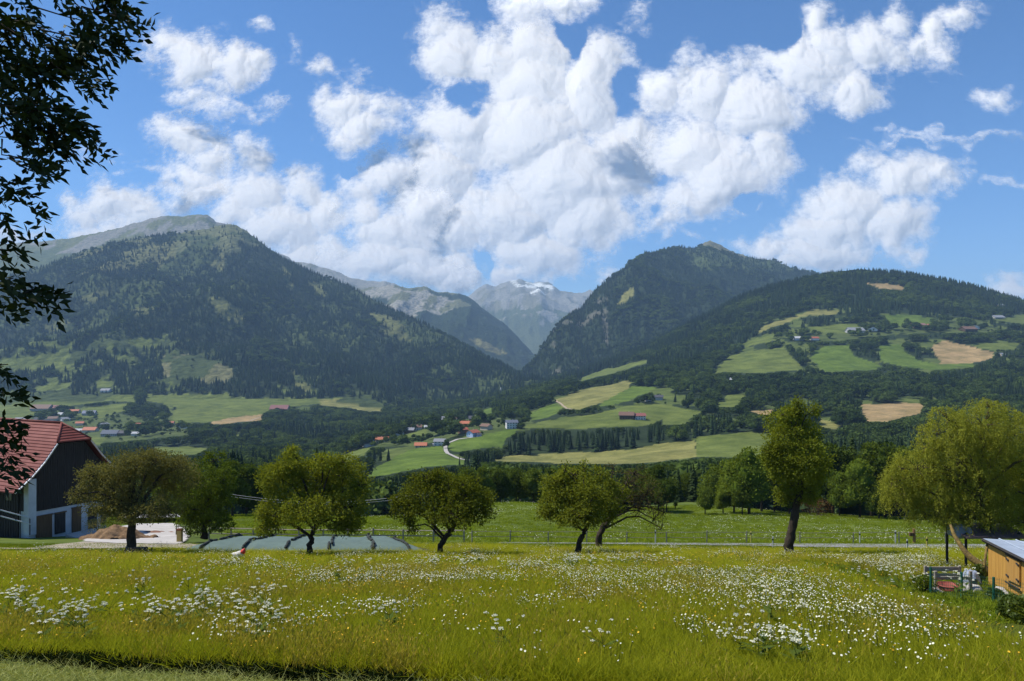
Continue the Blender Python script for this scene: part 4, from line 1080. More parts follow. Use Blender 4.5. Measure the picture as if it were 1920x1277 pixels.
GP = []
for y0, y1, per in ((10.0, 16, 30), (16, 24, 20), (24, 36, 12), (36, 56, 7)):
    x, y = area_pts(y0, y1, per); GP.append(np.c_[x, y, np.full(len(x), (30 / per) ** .35)])
GP = np.vstack(GP)
x, y = GP[:, 0], GP[:, 1]
CLAMP = [(-21.2, 48.3), (-5.0, 47.6), (-8.4, 58.2), (-21.5, 58.6)]
u_ = CU + F * x / y
keep = (y > mown_line(x)) & (seg_dist(x, y, TRACK) > .95 + .25 * rg2.uniform(size=len(x))) & ~in_poly(CLAMP, x, y)
keep &= ~((y > 50.5) & (x < -21)) & ~((y > 52.2) & (x > 1.0)) & ~((y > 49.6) & (x > 11))
YARD_CUT = (x < -24) & (y > 47.5)
keep &= ~YARD_CUT
keep &= ~((u_ > 1735) & (x > .53 * y + 0.0) & (y < 28.5) & (y > 17.5) & (x + .0 * y > 10.6))
GP = GP[keep]; x, y = GP[:, 0], GP[:, 1]; n = len(x)
dry = fbm(x / 3.2, y / 5, 3, 301)
isdry = rg2.uniform(size=n) < np.clip((dry - .48) * 1.7, .03, .28)
ix = np.where(isdry, rg2.integers(3, 5, n), rg2.integers(0, 3, n))
ro = np.c_[rg2.normal(0, .07, n), rg2.normal(0, .07, n), rg2.uniform(0, 6.28, n)]
hs = (0.78 + .5 * fbm(x / 2.5, y / 3.5, 3, 305)) * np.interp(y, [10, 25, 34, 44, 56], [.95, .85, .55, .32, .38])
scatter('meadow_grass', np.c_[x, y, gz(x, y)], ro, np.c_[GP[:, 2], GP[:, 2], hs], ix, [proto('tuft_%02d' % i, t) for i, t in enumerate(tufts)], 'tall uncut yellow green grass of the flower meadow', 'grass')

# short grass: the mown strip in front, the verge track, the fenced field beyond the road
shorts = []
for k in range(3):
    V, Q, va, T = tuft(rg2, 44, .13, .22, .012, .7, .3); shorts.append(np_mesh('short_tuft', V, Q, M_SHORT, False, va))
x, y = area_pts(8.6, 13.4, 34); k = (y < mown_line(x) - .32); x, y = x[k], y[k]
x2, y2 = area_pts(18, 52, 10); k = seg_dist(x2, y2, TRACK) < 1.1; x2, y2 = x2[k], y2[k]
x4, y4 = area_pts(17, 29, 12); k = (x4 > .53 * y4) & (x4 > 10.4); x2, y2 = np.r_[x2, x4[k]], np.r_[y2, y4[k]]
x3, y3 = area_pts(56, 62, 3); k = ~in_poly(CLAMP, x3, y3) & (x3 > -22); x3, y3 = x3[k], y3[k]
xb, yb = area_pts(47, 60, 5); k = (xb < -21) | ((yb > 51) & (xb > -6)); k &= ~in_poly(CLAMP, xb, yb); xb, yb = xb[k], yb[k]
sx = np.r_[x, x2, x3, xb]; sy = np.r_[y, y2, y3, yb]; n = len(sx)
scatter('mown_grass', np.c_[sx, sy, gz(sx, sy)], np.c_[np.zeros((n, 2)), rg2.uniform(0, 6.28, n)], np.r_[np.full(len(x), 1.0), np.full(len(x2) + len(x3) + len(xb), 1.5)], rg2.integers(0, 3, n),
        [proto('short_%02d' % i, t) for i, t in enumerate(shorts)], 'short mown grass along the meadow edges and the trodden track', 'grass')
ff = np.sqrt(rg2.uniform(63.5 ** 2, 152 ** 2, 15000)); fu = rg2.uniform(-20, 1940, 15000)
k = (lookup(LAY, fu, ff) == 0) & ~((fu < 420) & (ff < 95)); fu, ff = fu[k], ff[k]; n = len(fu)
scatter('field_grass', np.c_[(fu - CU) / F * ff, ff, zat(fu, ff)], np.c_[np.zeros((n, 2)), rg2.uniform(0, 6.28, n)], np.c_[np.full(n, 3.2), np.full(n, 3.2), rg2.uniform(1.2, 2.8, n)], rg2.integers(0, 3, n),
        [proto('field_%02d' % i, t) for i, t in enumerate(shorts)], 'green grass of the fenced field beyond the road', 'grass')
# hay left lying on the mown strip
x, y = area_pts(10.2, 13.2, 110); k = (y < mown_line(x) - .38) & (x < 0); x, y = x[k], y[k]
V, Q, va, T = tuft(rg2, 26, .14, .2, .007, 2.2, .8); hay = np_mesh('hay', V, Q, leafmat('hay', (.20, .26, .06), (.46, .46, .17), .3), False, va)
n = len(x)
scatter('cut_hay', np.c_[x, y, gz(x, y) + .08], np.c_[rg2.normal(0, .2, (n, 2)), rg2.uniform(0, 6.28, n)], rg2.uniform(.7, 1.3, n), np.zeros(n, int), [proto('hay_00', hay)], 'pale cut grass lying on the mown strip at the meadow edge', 'hay')

# shade at the foot of the uncut grass, put in as near-black tufts
V, Q, va, T = tuft(rg2, 70, .21, .2, .03, .5, .3); wdm = np_mesh('edge_shade_tuft', V, Q, leafmat('shade_dark_blades', (.008, .014, .004), (.022, .036, .008), .1), False, va)
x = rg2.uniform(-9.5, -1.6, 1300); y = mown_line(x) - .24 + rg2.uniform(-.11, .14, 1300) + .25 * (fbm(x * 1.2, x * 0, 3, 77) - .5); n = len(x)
scatter('edge_shade_tufts', np.c_[x, y, gz(x, y)], np.c_[np.zeros((n, 2)), rg2.uniform(0, 6.28, n)], rg2.uniform(.7, 1.3, n), np.zeros(n, int), [proto('edge_00', wdm)], 'dark tufts added as the shade along the cut edge of the meadow', 'shade tufts')
# small flowers
M_PETAL = surf('white_petals', (.80, .79, .64), (.68, .69, .50), 30, .8)
M_YELLOW = surf('yellow_petals', (.75, .50, .03), (.8, .38, .02), 30, .8)
M_STEM = leafmat('stems', (.07, .11, .02), (.11, .15, .03), .3, attr=False)
def daisies(rng, n, rad, size, hmin, hmax, mat):
    V = []; Fc = []; mi = []
    for i in range(n):
        r = rad * math.sqrt(rng.uniform()); a = rng.uniform(0, 6.28); h = rng.uniform(hmin, hmax)
        c = np.array([r * math.cos(a), r * math.sin(a), h]); t = unit(rng.normal(0, .35, 3) + np.array([0, -.25, 1]))
        e1 = unit(np.cross(t, (1, .2, 0))); e2 = np.cross(t, e1); s = size * rng.uniform(.7, 1.25)
        b = len(V); V += [c + e1 * math.cos(k * math.pi / 3) * s + e2 * math.sin(k * math.pi / 3) * s - t * s * (.25 if k % 2 else .1) for k in range(6)]
        Fc += [(b, b + 1, b + 2, b + 3), (b + 3, b + 4, b + 5, b)]; mi += [0, 0]
        b = len(V); d = e1 * .004
        V += [c - d, c + d, np.array([c[0] * .6, c[1] * .6, 0]) + d, np.array([c[0] * .6, c[1] * .6, 0]) - d]; Fc.append((b, b + 1, b + 2, b + 3)); mi.append(1)
    me = np_mesh('daisies', np.array(V), np.array(Fc), mat); me.materials.append(M_STEM)
    me.polygons.foreach_set('material_index', np.array(mi, np.int32)); return me
dz = [daisies(rg2, 9, .30, .0165, .34, .58, M_PETAL) for _ in range(3)]
P1 = [(560, 1066), (760, 1056), (1000, 1058), (1330, 1058), (1350, 1115), (1050, 1132), (750, 1125), (560, 1100)]
P2 = [(1320, 1062), (1480, 1062), (1560, 1080), (1700, 1140), (1810, 1175), (1910, 1250), (1650, 1268), (1400, 1262), (1290, 1180), (1290, 1080)]
P3_ = [(1490, 1036), (1750, 1036), (1845, 1060), (1845, 1085), (1700, 1085), (1580, 1062)]
x, y = area_pts(11, 54, 11)
u, v = CU + F * x / y, CV - F * (plane_z(y) + .45) / y
strk = fbm(x / 2.4, y / 2.2, 4, 401); big_ = fbm(x / 7, y / 6, 3, 402)
p = 0.035 + .85 * in_poly(P1, u, v) * sstep(.40, .60, strk) + .80 * in_poly(P2, u, v) * sstep(.36, .58, strk) + .95 * in_poly(P3_, u, v) * sstep(.34, .54, strk)
p += .30 * sstep(.56, .7, strk) * (v < 1190) * (u > 380)
k = (rg2.uniform(size=len(x)) < p) & ~((x > .525 * y) & (x > 10.2) & (y < 28.5) & (y > 18)) & (seg_dist(x, y, TRACK) > .8) & (y > mown_line(x) + .3) & ~in_poly(CLAMP, x, y) & ~((y > 47.5) & (x < -6)) & ~((y > 52) & (x > 1)) & ~((y > 49.5) & (x > 11))
x, y = x[k], y[k]; n = len(x)
scatter('white_meadow_flowers', np.c_[x, y, gz(x, y)], np.c_[np.zeros((n, 2)), rg2.uniform(0, 6.28, n)], np.c_[np.full((n, 2), 1.0), np.interp(y, [10, 42], [1.05, .72])], rg2.integers(0, 3, n),
        [proto('daisy_%02d' % i, t) for i, t in enumerate(dz)], 'small white daisies dotted in drifts through the meadow grass', 'flowers')
yl = [daisies(rg2, 4, .25, .016, .34, .52, M_YELLOW) for _ in range(2)]
x, y = area_pts(11, 40, 4); k = (rg2.uniform(size=len(x)) < .16 + .5 * sstep(.55, .7, fbm(x / 3, y / 3, 3, 411))) & (y > mown_line(x) + .3) & (x < 13) & ~((x > .50 * y) & (x > 9.5)); x, y = x[k], y[k]; n = len(x)
scatter('yellow_meadow_flowers', np.c_[x, y, gz(x, y)], np.c_[np.zeros((n, 2)), rg2.uniform(0, 6.28, n)], np.ones(n), rg2.integers(0, 2, n), [proto('yellow_%02d' % i, t) for i, t in enumerate(yl)], 'tiny yellow buttercups scattered in the meadow grass', 'flowers')
# pale flower haze in the field beyond the road
fd = [daisies(rg2, 10, 1.2, .033, .25, .4, M_PETAL) for _ in range(2)]
ff = np.sqrt(rg2.uniform(64 ** 2, 150 ** 2, 9000)); fu = rg2.uniform(680, 1940, 9000)
fx = (fu - CU) / F * ff
k = rg2.uniform(size=9000) < .16 * sstep(.5, .7, fbm(fx / 14, ff / 5, 3, 421)); fu, ff, fx = fu[k], ff[k], fx[k]; n = len(fu)
scatter('field_flowers', np.c_[fx, ff, zat(fu, ff)], np.c_[np.zeros((n, 2)), rg2.uniform(0, 6.28, n)], np.ones(n), rg2.integers(0, 2, n), [proto('fieldfl_%02d' % i, t) for i, t in enumerate(fd)], 'thin drifts of white flowers in the fenced field', 'flowers')

# umbel plants: each one an object
def umbel_mesh(rng):
    V = []; Fc = []; mi = []
    def stem(a, b, r):
        d = unit(b - a); s = unit(np.cross(d, (.3, 1, .1))) * r; t = np.cross(d, s / r) * r; n = len(V)
        for k in range(3):
            o = s * math.cos(k * 2.094) + t * math.sin(k * 2.094); V.append(a + o); V.append(b + o * .6)
        for k in range(3): j = (k + 1) % 3; Fc.append((n + 2 * k, n + 2 * j, n + 2 * j + 1, n + 2 * k + 1)); mi.append(1)
    top = rng.uniform(.72, .98); root = np.zeros(3); knee = np.array([rng.normal(0, .03), rng.normal(0, .03), top * .55])
    stem(root, knee, .008)
    for h in range(rng.integers(4, 9)):
        a = rng.uniform(0, 6.28); rr = rng.uniform(.05, .34)
        c = np.array([math.cos(a) * rr, math.sin(a) * rr, top - rng.uniform(0, .26)]); stem(knee, c - np.array([0, 0, .05]), .004)
        R = rng.uniform(.022, .040)
        for q in range(13):
            r = R * math.sqrt(rng.uniform()); b = rng.uniform(0, 6.28)
            p = c + np.array([r * math.cos(b), r * math.sin(b), -.35 * r * r / R + rng.uniform(-.006, .006)])
            if q % 4 == 0: stem(c - np.array([0, 0, .05]), p, .0018)
            s = rng.uniform(.008, .0145); n = len(V)
            V += [p + np.array([s, 0, -.003]), p + np.array([0, s, -.003]), p + np.array([-s, 0, -.003]), p + np.array([0, -s, -.003])]; Fc.append((n, n + 1, n + 2, n + 3)); mi.append(0)
            n = len(V); V += [p + np.array([s * .6, 0, .008]), p + np.array([0, 0, .011]), p + np.array([-s * .6, 0, .008]), p + np.array([0, 0, -.010])]; Fc.append((n, n + 1, n + 2, n + 3)); mi.append(0)
    for q in range(9):
        a = rng.uniform(0, 6.28); p = np.array([0, 0, rng.uniform(.1, .45)]); d = np.array([math.cos(a), math.sin(a), .35]); s = np.array([-d[1], d[0], 0]) * .04
        n = len(V); V += [p, p + d * .13 + s, p + d * .25, p + d * .13 - s]; Fc.append((n, n + 1, n + 2, n + 3)); mi.append(1)
    me = np_mesh('umbel_plant', np.array(V), np.array(Fc), M_PETAL); me.materials.append(M_STEM)
    me.polygons.foreach_set('material_index', np.array(mi, np.int32)); return me
UM = [umbel_mesh(rg2) for _ in range(7)]
UMB = [(40, 1092, 32, 18, 9, 'L'), (95, 1122, 58, 16, 11, 'L'), (140, 1128, 40, 14, 7, 'L'), (48, 1152, 40, 12, 7, 'L'), (200, 1098, 60, 14, 6, 'L'), (300, 1078, 60, 12, 5, 'L'), (395, 1088, 60, 12, 8, 'L'), (310, 1106, 50, 12, 6, 'L'), (375, 1110, 70, 14, 11, 'L'), (480, 1098, 70, 14, 9, 'L'), (508, 1122, 36, 12, 8, 'L'), (350, 1172, 36, 10, 4, 'L'), (470, 1140, 30, 10, 5, 'L'), (70, 1208, 18, 8, 2, 'L'), (160, 1210, 18, 8, 2, 'L'), (115, 1232, 10, 4, 1, 'L'), (540, 1246, 12, 5, 1, 'L'), (270, 1122, 40, 10, 4, 'L'),
  (250, 1024, 90, 4, 12, 'R'), (60, 1024, 50, 4, 4, 'R'), (490, 1049, 18, 7, 4, 'R'), (420, 1052, 40, 8, 5, 'R'), (630, 1055, 40, 8, 4, 'R'), (790, 1048, 60, 7, 12, 'R'), (880, 1046, 40, 6, 7, 'R'), (1050, 1047, 50, 6, 9, 'R'), (1130, 1046, 80, 6, 12, 'R'), (1240, 1042, 50, 7, 8, 'R'), (960, 1048, 30, 5, 3, 'R'),
  (700, 1175, 28, 8, 3, 'M'), (735, 1126, 20, 6, 3, 'M'), (935, 1146, 14, 4, 2, 'M'), (1130, 1155, 20, 5, 2, 'M'), (1240, 1206, 8, 7, 1, 'M'), (682, 1241, 12, 3, 1, 'M'), (1100, 1266, 22, 6, 2, 'M'), (1166, 1262, 12, 10, 1, 'M'),
  (1460, 1108, 45, 20, 9, 'N'), (1490, 1164, 28, 9, 5, 'N'), (1780, 1226, 60, 12, 4, 'N'), (1500, 1222, 60, 18, 4, 'N'), (1400, 1150, 60, 14, 4, 'N'), (1620, 1190, 70, 18, 5, 'N'), (1700, 1058, 90, 10, 12, 'P'), (1600, 1048, 50, 5, 5, 'P'), (1780, 1070, 50, 8, 6, 'P')]
ULAB = {'L': ('white headed umbel plant in the tall grass below the barn side of the meadow', 'umbel plants on the barn side of the meadow'),
        'R': ('white headed umbel plant in the row along the orchard trees', 'umbel plants along the orchard trees'),
        'M': ('lone white headed umbel plant standing in open grass in mid meadow', 'umbel plants scattered in mid meadow'),
        'N': ('white headed umbel plant among the dense daisies on the shed side of the meadow', 'umbel plants among the daisies'),
        'P': ('white headed umbel plant between the road and the trodden track by the shed', 'umbel plants between road and track')}
for (cu, cv, ru, rv, n, key) in UMB:
    for k in range(max(1, int(n * (1.35 if key == 'R' else .66) + .5))):
        v = cv + rv * rg2.normal(0, .55); u = cu + ru * rg2.normal(0, .6)
        hd = .85 if v > 1056 else .50
        y = (2.5 - hd) / max(.012, (v - CV) / F - .204)
        y = min(y, 45.5 if key != 'P' else 49); x = (u - CU) / F * y
        if y < mown_line(x) + .4: continue
        o = link('umbel_plant', UM[int(rg2.integers(7))], None, (x, y, float(gz(x, y)) - .02))
        s = rg2.uniform(.85, 1.15); o.scale = (s * 1.15, s * 1.15, s * (1.0 if v > 1056 else .7)); o.rotation_euler = (0, 0, rg2.uniform(0, 6.28))
        tag(o, ULAB[key][0], 'wildflower', ULAB[key][1])

# ------------------------------------------------------------------ TREES NEAR BY
def big_tree(name, label, y0, trunk, blobs, rng, leafm, nleaf=20000, L=.13, Wd=.085, mode='leaf', cl=.26, bark=M_BARK, group=None, ry=.8, dark_core=False, sparse=1.0, cat='tree', base_z=None, twigs=9):
    """trunk: [(u, v, radius m)] from the ground up; blobs: crown lobes (u, v, ru, rv) in photo units at distance y0"""
    k = y0 / F
    u0, v0 = trunk[0][:2]
    bx, bz = (u0 - CU) * k, (CV - v0) * k
    if base_z is not None: bz = base_z
    def loc(u, v, dy=0): return np.array([(u - CU) * k - bx, dy, (CV - v) * k - bz])
    root = empty(name, (bx, y0, bz), label, cat, group)
    tb = MB()
    path = [loc(u, v, rng.normal(0, .06)) for u, v, r in trunk]; path[0] = loc(u0, v0) - np.array([0, 0, .25])
    rad = [r for _, _, r in trunk]
    fine = []; fr = []
    for i in range(len(path) - 1):
        for t in np.linspace(0, 1, 5)[:-1]:
            fine.append(path[i] * (1 - t) + path[i + 1] * t + rng.normal(0, .035, 3) * np.array([1, 1, 0])); fr.append((rad[i] * (1 - t) + rad[i + 1] * t) * rng.uniform(.93, 1.08))
    fine.append(path[-1]); fr.append(rad[-1]); fr[0] *= 1.45; fr[1] *= 1.12
    tb.tube(fine, fr, 9)
    fork = path[-1]; r1 = rad[-1]
    B = np.array(blobs, float); area = B[:, 2] * B[:, 3]; area = area / area.sum()
    PP = []; DD = []; VA = []
    for (u, v, ru, rv), a in zip(blobs, area):
        c = loc(u, v, rng.normal(0, .45) * ru * k); sz = np.array([ru * k, ru * k * ry, rv * k])
        # nearest point up the trunk carries the limb
        d = [np.linalg.norm(c - f) + 2.0 * max(0, f[2] - c[2]) for f in fine[len(fine) // 2:]]
        st = fine[len(fine) // 2 + int(np.argmin(d))]
        mid = st * .45 + c * .55 + np.array([0, 0, .22 * np.linalg.norm(c - st)]) + rng.normal(0, .1, 3)
        lp = [st + (mid - st) * t * 2 if t < .5 else mid + (c - mid) * (t - .5) * 2 for t in np.linspace(0, 1, 6)]
        lp = [p + rng.normal(0, .03, 3) for p in lp]; lp[0] = st
        tb.tube(lp, list(np.linspace(r1 * .55, .025, 6)), 6)
        nc = max(5, int(nleaf * a / 26))
        dd = rand_dirs(nc, rng); rr = rng.uniform(.18, 1.06, nc) ** .5 * rng.uniform(.82, 1.10, nc)
        cc = c + dd * rr[:, None] * sz
        for q in range(min(twigs, nc)):
            e = cc[q]; m = (c + e) * .5 + rng.normal(0, .06, 3) + np.array([0, 0, .05])
            tb.tube([c, m, e], [.03, .018, .006], 4)
        per = max(6, int(26 * sparse))
        cvar = rng.uniform(0, 1, nc) * .6 + .4 * rng.uniform()
        for q in range(nc):
            if mode == 'leaf':
                m = int(per * rng.uniform(.5, 1.4))
                off = rng.normal(0, cl * .55, (m, 3)) * np.array([1, 1, .75])
                P = cc[q] + off; D = unit(off + dd[q] * .25 + rng.normal(0, .25, (m, 3)) + np.array([0, 0, -.12]))
            else:       # hanging strands
                m = int(per * rng.uniform(.6, 1.3)); t = np.sort(rng.uniform(0, 1, m))
                ln = rng.uniform(.18, .62) * (1.1 - .5 * max(dd[q][2], 0)); out = unit(np.array([dd[q][0], dd[q][1], .1])) * .28
                P = cc[q] + out * np.sqrt(t)[:, None] + np.array([0, 0, -1.0]) * (t ** 1.6)[:, None] * ln + np.array([0, 0, .12]) * np.sin(t * 3.0)[:, None] + rng.normal(0, .035, (m, 3))
                D = unit(np.array([0, 0, -.7]) + out + rng.normal(0, .55, (m, 3)))
            PP.append(P); DD.append(D); VA.append(np.clip(cvar[q] + rng.normal(0, .15, m), 0, 1))
    P = np.vstack(PP); D = np.vstack(DD); va = np.concatenate(VA); n = len(P)
    V, Q = cards(P, D, L * rng.uniform(.65, 1.25, n), Wd * rng.uniform(.7, 1.2, n), rng)
    tr = tb.build('trunk', bark, root, smooth=True)
    link('crown', np_mesh('crown', V, Q, leafm, False, va), root)
    return root
rt = np.random.default_rng(99)
M_APPLE = leafmat('apple_leaves', (.058, .076, .010), (.25, .28, .032), .36, 0)
M_PEAR = leafmat('pear_leaves', (.036, .060, .008), (.22, .255, .028), .36, 0)
M_OLIVE = leafmat('dull_apple_leaves', (.085, .085, .028), (.28, .265, .09), .30, 0)
M_BROWN = leafmat('dying_apple_leaves', (.075, .065, .022), (.15, .125, .04), .25)
M_DARKG = leafmat('dark_green_leaves', (.030, .052, .008), (.16, .21, .024), .30, 0)
M_WILLOW = leafmat('willow_leaves', (.15, .18, .022), (.42, .43, .065), .40, 0)
G = 'old orchard trees along the lower meadow edge'
big_tree('apple_tree', 'wide dull olive apple tree with thick straight trunk in front of the barn', 45.5, [(245, 1034, .30), (246, 1000, .24), (247, 972, .22)],
  [(235, 905, 60, 42), (180, 915, 48, 42), (300, 905, 46, 48), (250, 872, 66, 30), (195, 948, 48, 24), (305, 950, 44, 24), (160, 895, 28, 26), (325, 880, 26, 28), (290, 865, 30, 22), (220, 950, 40, 26), (150, 925, 16, 16), (265, 960, 40, 20)], rt, M_OLIVE, 38000, .11, .075, group=G)
big_tree('pear_tree', 'dense dark bushy tree with foliage almost to the ground beside the manure yard', 64, [(383, 1004, .24), (384, 980, .2), (385, 955, .17)],
  [(385, 900, 48, 40), (368, 950, 44, 40), (408, 945, 40, 40), (352, 905, 32, 30), (390, 868, 34, 18), (422, 900, 24, 30), (375, 985, 34, 16), (415, 980, 26, 16), (345, 960, 18, 30)], rt, M_DARKG, 20000, .16, .11, group=G)
big_tree('apple_tree', 'full green fruit tree with pointed top shoots standing before the covered silage clamp', 44.5, [(580, 1050, .20), (582, 1022, .165), (587, 1000, .15), (592, 985, .14)],
  [(585, 905, 62, 48), (530, 895, 44, 40), (545, 855, 18, 18), (640, 895, 48, 38), (658, 948, 34, 38), (520, 958, 36, 36), (590, 948, 60, 32), (640, 980, 32, 16), (500, 988, 18, 13), (612, 866, 30, 16), (552, 878, 30, 24), (675, 910, 18, 24), (490, 965, 12, 20), (660, 985, 30, 14), (548, 845, 7, 14), (640, 862, 12, 12)], rt, M_APPLE, 32000, group=G)
big_tree('apple_tree', 'low spreading fruit tree on a leaning trunk right of the silage clamp', 45, [(823, 1046, .20), (826, 1022, .17), (838, 1003, .155), (850, 990, .14)],
  [(790, 930, 44, 34), (840, 912, 44, 28), (880, 930, 44, 34), (760, 955, 28, 24), (850, 955, 50, 26), (892, 965, 30, 18), (800, 897, 22, 16), (774, 985, 10, 14), (745, 940, 12, 14), (912, 945, 14, 22), (870, 905, 24, 18), (820, 890, 7, 13), (775, 900, 6, 12), (895, 905, 6, 12)], rt, M_APPLE, 20000, group=G)
big_tree('apple_tree', 'compact leafy fruit tree with slightly leaning trunk, next to the half bare tree', 45.5, [(1083, 1043, .19), (1086, 1018, .165), (1094, 1000, .15), (1102, 986, .13)],
  [(1070, 920, 48, 38), (1040, 940, 30, 38), (1110, 925, 46, 38), (1148, 930, 28, 38), (1085, 960, 50, 26), (1122, 970, 36, 18), (1075, 892, 28, 16), (1040, 902, 24, 18), (1120, 892, 24, 14), (1022, 960, 12, 18), (1060, 880, 8, 12), (1095, 878, 6, 12)], rt, M_APPLE, 22000, group=G)
big_tree('apple_tree', 'half bare brownish fruit tree with drooping twigs just behind the compact one', 53, [(1123, 1026, .25), (1124, 1000, .21), (1134, 985, .2), (1148, 968, .17)],
  [(1180, 912, 44, 34), (1212, 932, 38, 38), (1190, 890, 34, 18), (1225, 972, 20, 24), (1160, 940, 24, 24), (1240, 990, 10, 14), (1235, 945, 18, 30), (1150, 880, 16, 16), (1200, 955, 30, 24), (1245, 960, 8, 24)], rt, M_BROWN, 5200, .11, .06, sparse=.6, cl=.34, twigs=30, group=G)
big_tree('pear_tree', 'tall slender fruit tree with leaning rough trunk, highest of the orchard row', 45.5, [(1478, 1044, .33), (1480, 1015, .27), (1487, 985, .26), (1494, 950, .22), (1502, 910, .18), (1498, 870, .14), (1490, 830, .10)],
  [(1485, 790, 42, 28), (1470, 822, 38, 34), (1513, 822, 32, 34), (1500, 860, 42, 38), (1528, 882, 18, 28), (1462, 868, 34, 32), (1490, 912, 24, 28), (1444, 845, 16, 16), (1500, 772, 20, 12), (1470, 778, 18, 10), (1535, 850, 10, 16), (1515, 920, 18, 26), (1470, 930, 16, 18), (1497, 760, 8, 12), (1525, 770, 8, 14)], rt, M_PEAR, 26000, group=G)
big_tree('willow_tree', 'big bright yellow green willow with hanging foliage behind the ochre shed', 33, [(1868, 1078, .26), (1862, 1040, .22), (1855, 1005, .2), (1842, 960, .17), (1835, 920, .13)],
  [(1830, 795, 64, 40), (1775, 815, 48, 40), (1888, 812, 58, 44), (1800, 865, 66, 46), (1722, 878, 46, 36), (1702, 925, 42, 40), (1760, 930, 58, 42), (1830, 935, 66, 46), (1900, 925, 60, 58), (1745, 965, 44, 20), (1905, 975, 40, 24), (1805, 972, 50, 18), (1950, 860, 50, 60), (1960, 940, 50, 60), (1870, 870, 56, 44), (1765, 775, 16, 12), (1850, 762, 30, 12), (1675, 905, 14, 22), (1690, 880, 16, 16), (1740, 840, 26, 20)], rt, M_WILLOW, 150000, .09, .026, mode='strand', bark=surf('willow_bark', (.16, .13, .05), (.07, .05, .03), 12, .95, .8, 25, .1, (1, 1, .3)))

# the wood edge behind the fenced field: every tree an object
M_BELT = leafmat('wood_edge_leaves', (.026, .046, .008), (.16, .21, .028), .30, 0)
M_BELTL = leafmat('light_wood_edge_leaves', (.055, .09, .012), (.25, .31, .036), .32, 0)
M_SPR2 = leafmat('near_spruce_needles', (.022, .040, .016), (.055, .08, .026), .12)
rb = np.random.default_rng(31)
BD = []
for i in range(4):
    V, Q, va = broad_cards(rb, 4200, .038, .30 + .06 * i, .04, 14, True); BD.append(np_mesh('crown', V, Q, M_BELT, False, va))
for i in range(2):
    V, Q, va = broad_cards(rb, 4200, .034, .33 + .05 * i, .04, 14, True); BD.append(np_mesh('crown', V, Q, M_BELTL, False, va))
SP = []
for i in range(2):
    V, Q, va = spruce_cards(rb, 26, 20, .17 + .03 * i); SP.append(np_mesh('crown', V, Q, M_SPR2, False, va))
TRK = trunk_mesh('trunk', .35, .018)
BELT = [  # u, v of the foot, height in photo units, kind (0-3 dark round, 4-5 light round, 6-7 spruce), distance
 (436, 974, 112, 0, 118), (462, 972, 105, 2, 128), (490, 972, 100, 1, 132), (412, 976, 100, 3, 122), (520, 972, 92, 0, 140), (350, 980, 110, 2, 112), (310, 978, 90, 1, 118),
 (905, 956, 82, 0, 150), (938, 948, 72, 2, 155), (968, 944, 66, 3, 160), (1000, 946, 70, 1, 158), (870, 962, 88, 2, 148), (1030, 950, 74, 0, 155), (842, 968, 84, 1, 146),
 (1235, 962, 92, 0, 135), (1215, 960, 84, 1, 140), (1250, 962, 66, 3, 132), (1190, 958, 80, 2, 150),
 (1272, 944, 68, 6, 165), (1300, 943, 76, 7, 168), (1322, 968, 56, 2, 128), (1338, 952, 84, 1, 158), (1356, 966, 60, 4, 130), (1284, 944, 58, 2, 170),
 (1376, 966, 108, 5, 132), (1404, 964, 128, 4, 128), (1392, 968, 70, 0, 126), (1428, 962, 112, 2, 140),
 (1452, 962, 110, 0, 145), (1540, 962, 136, 6, 148), (1562, 962, 130, 3, 146), (1574, 968, 86, 4, 134), (1598, 962, 150, 7, 150), (1612, 970, 112, 5, 132), (1584, 960, 138, 6, 156),
 (1634, 968, 142, 0, 138), (1660, 972, 146, 1, 136), (1686, 974, 138, 2, 134), (1712, 976, 130, 3, 134), (1648, 974, 70, 1, 128), (1736, 980, 120, 0, 132), (1764, 982, 118, 2, 130),
 (1790, 986, 110, 1, 128), (1820, 986, 112, 3, 128), (1850, 988, 118, 0, 126), (1880, 990, 150, 2, 124), (1912, 990, 168, 1, 124), (1945, 992, 160, 3, 124), (1518, 968, 90, 1, 138),
 (120, 960, 70, 0, 130), (160, 962, 76, 2, 128), (20, 958, 80, 1, 126), (1480, 968, 74, 0, 132)]
BLAB = {'d': 'dark round tree in the wood edge behind the fenced field', 'l': 'light green round tree in the wood edge behind the fenced field', 's': 'narrow dark spruce rising from the wood edge behind the fenced field'}
pro = [None] * 8
for (u, v, hpx, kd, y) in BELT:
    h = hpx / F * y
    nm = 'spruce_tree' if kd > 5 else 'broadleaf_tree'
    me = (BD + SP)[kd]
    if pro[kd] is None:
        o = pro[kd] = empty(nm, (0, 0, 0), 'x', 'tree'); link('trunk', TRK, o); link('crown', me, o)
    else: o = copy_tree(pro[kd])
    zz = float(zat(np.array([float(u)]), np.array([float(y)]))[0])
    o.location = ((u - CU) / F * y, y, min(zz, (CV - v) * y / F + .4) - .3); o.rotation_euler = (0, 0, rb.uniform(0, 6.28))
    top = (CV - v + hpx) * y / F; h = max(2.5, top - o.location.z)
    wd = h * rb.uniform(.9, 1.1); o.scale = (wd, wd, h)
    key = 's' if kd > 5 else ('l' if kd > 3 else 'd')
    if u < 560: lab = 'dark round tree in the shaded clump behind the farm, left of the fenced field'; gp = 'trees in the clump behind the farm'
    else: lab = BLAB[key]; gp = {'d': 'dark trees of the wood edge', 'l': 'light trees of the wood edge', 's': 'spruces of the wood edge'}[key]
    o['label'] = lab; o['group'] = gp

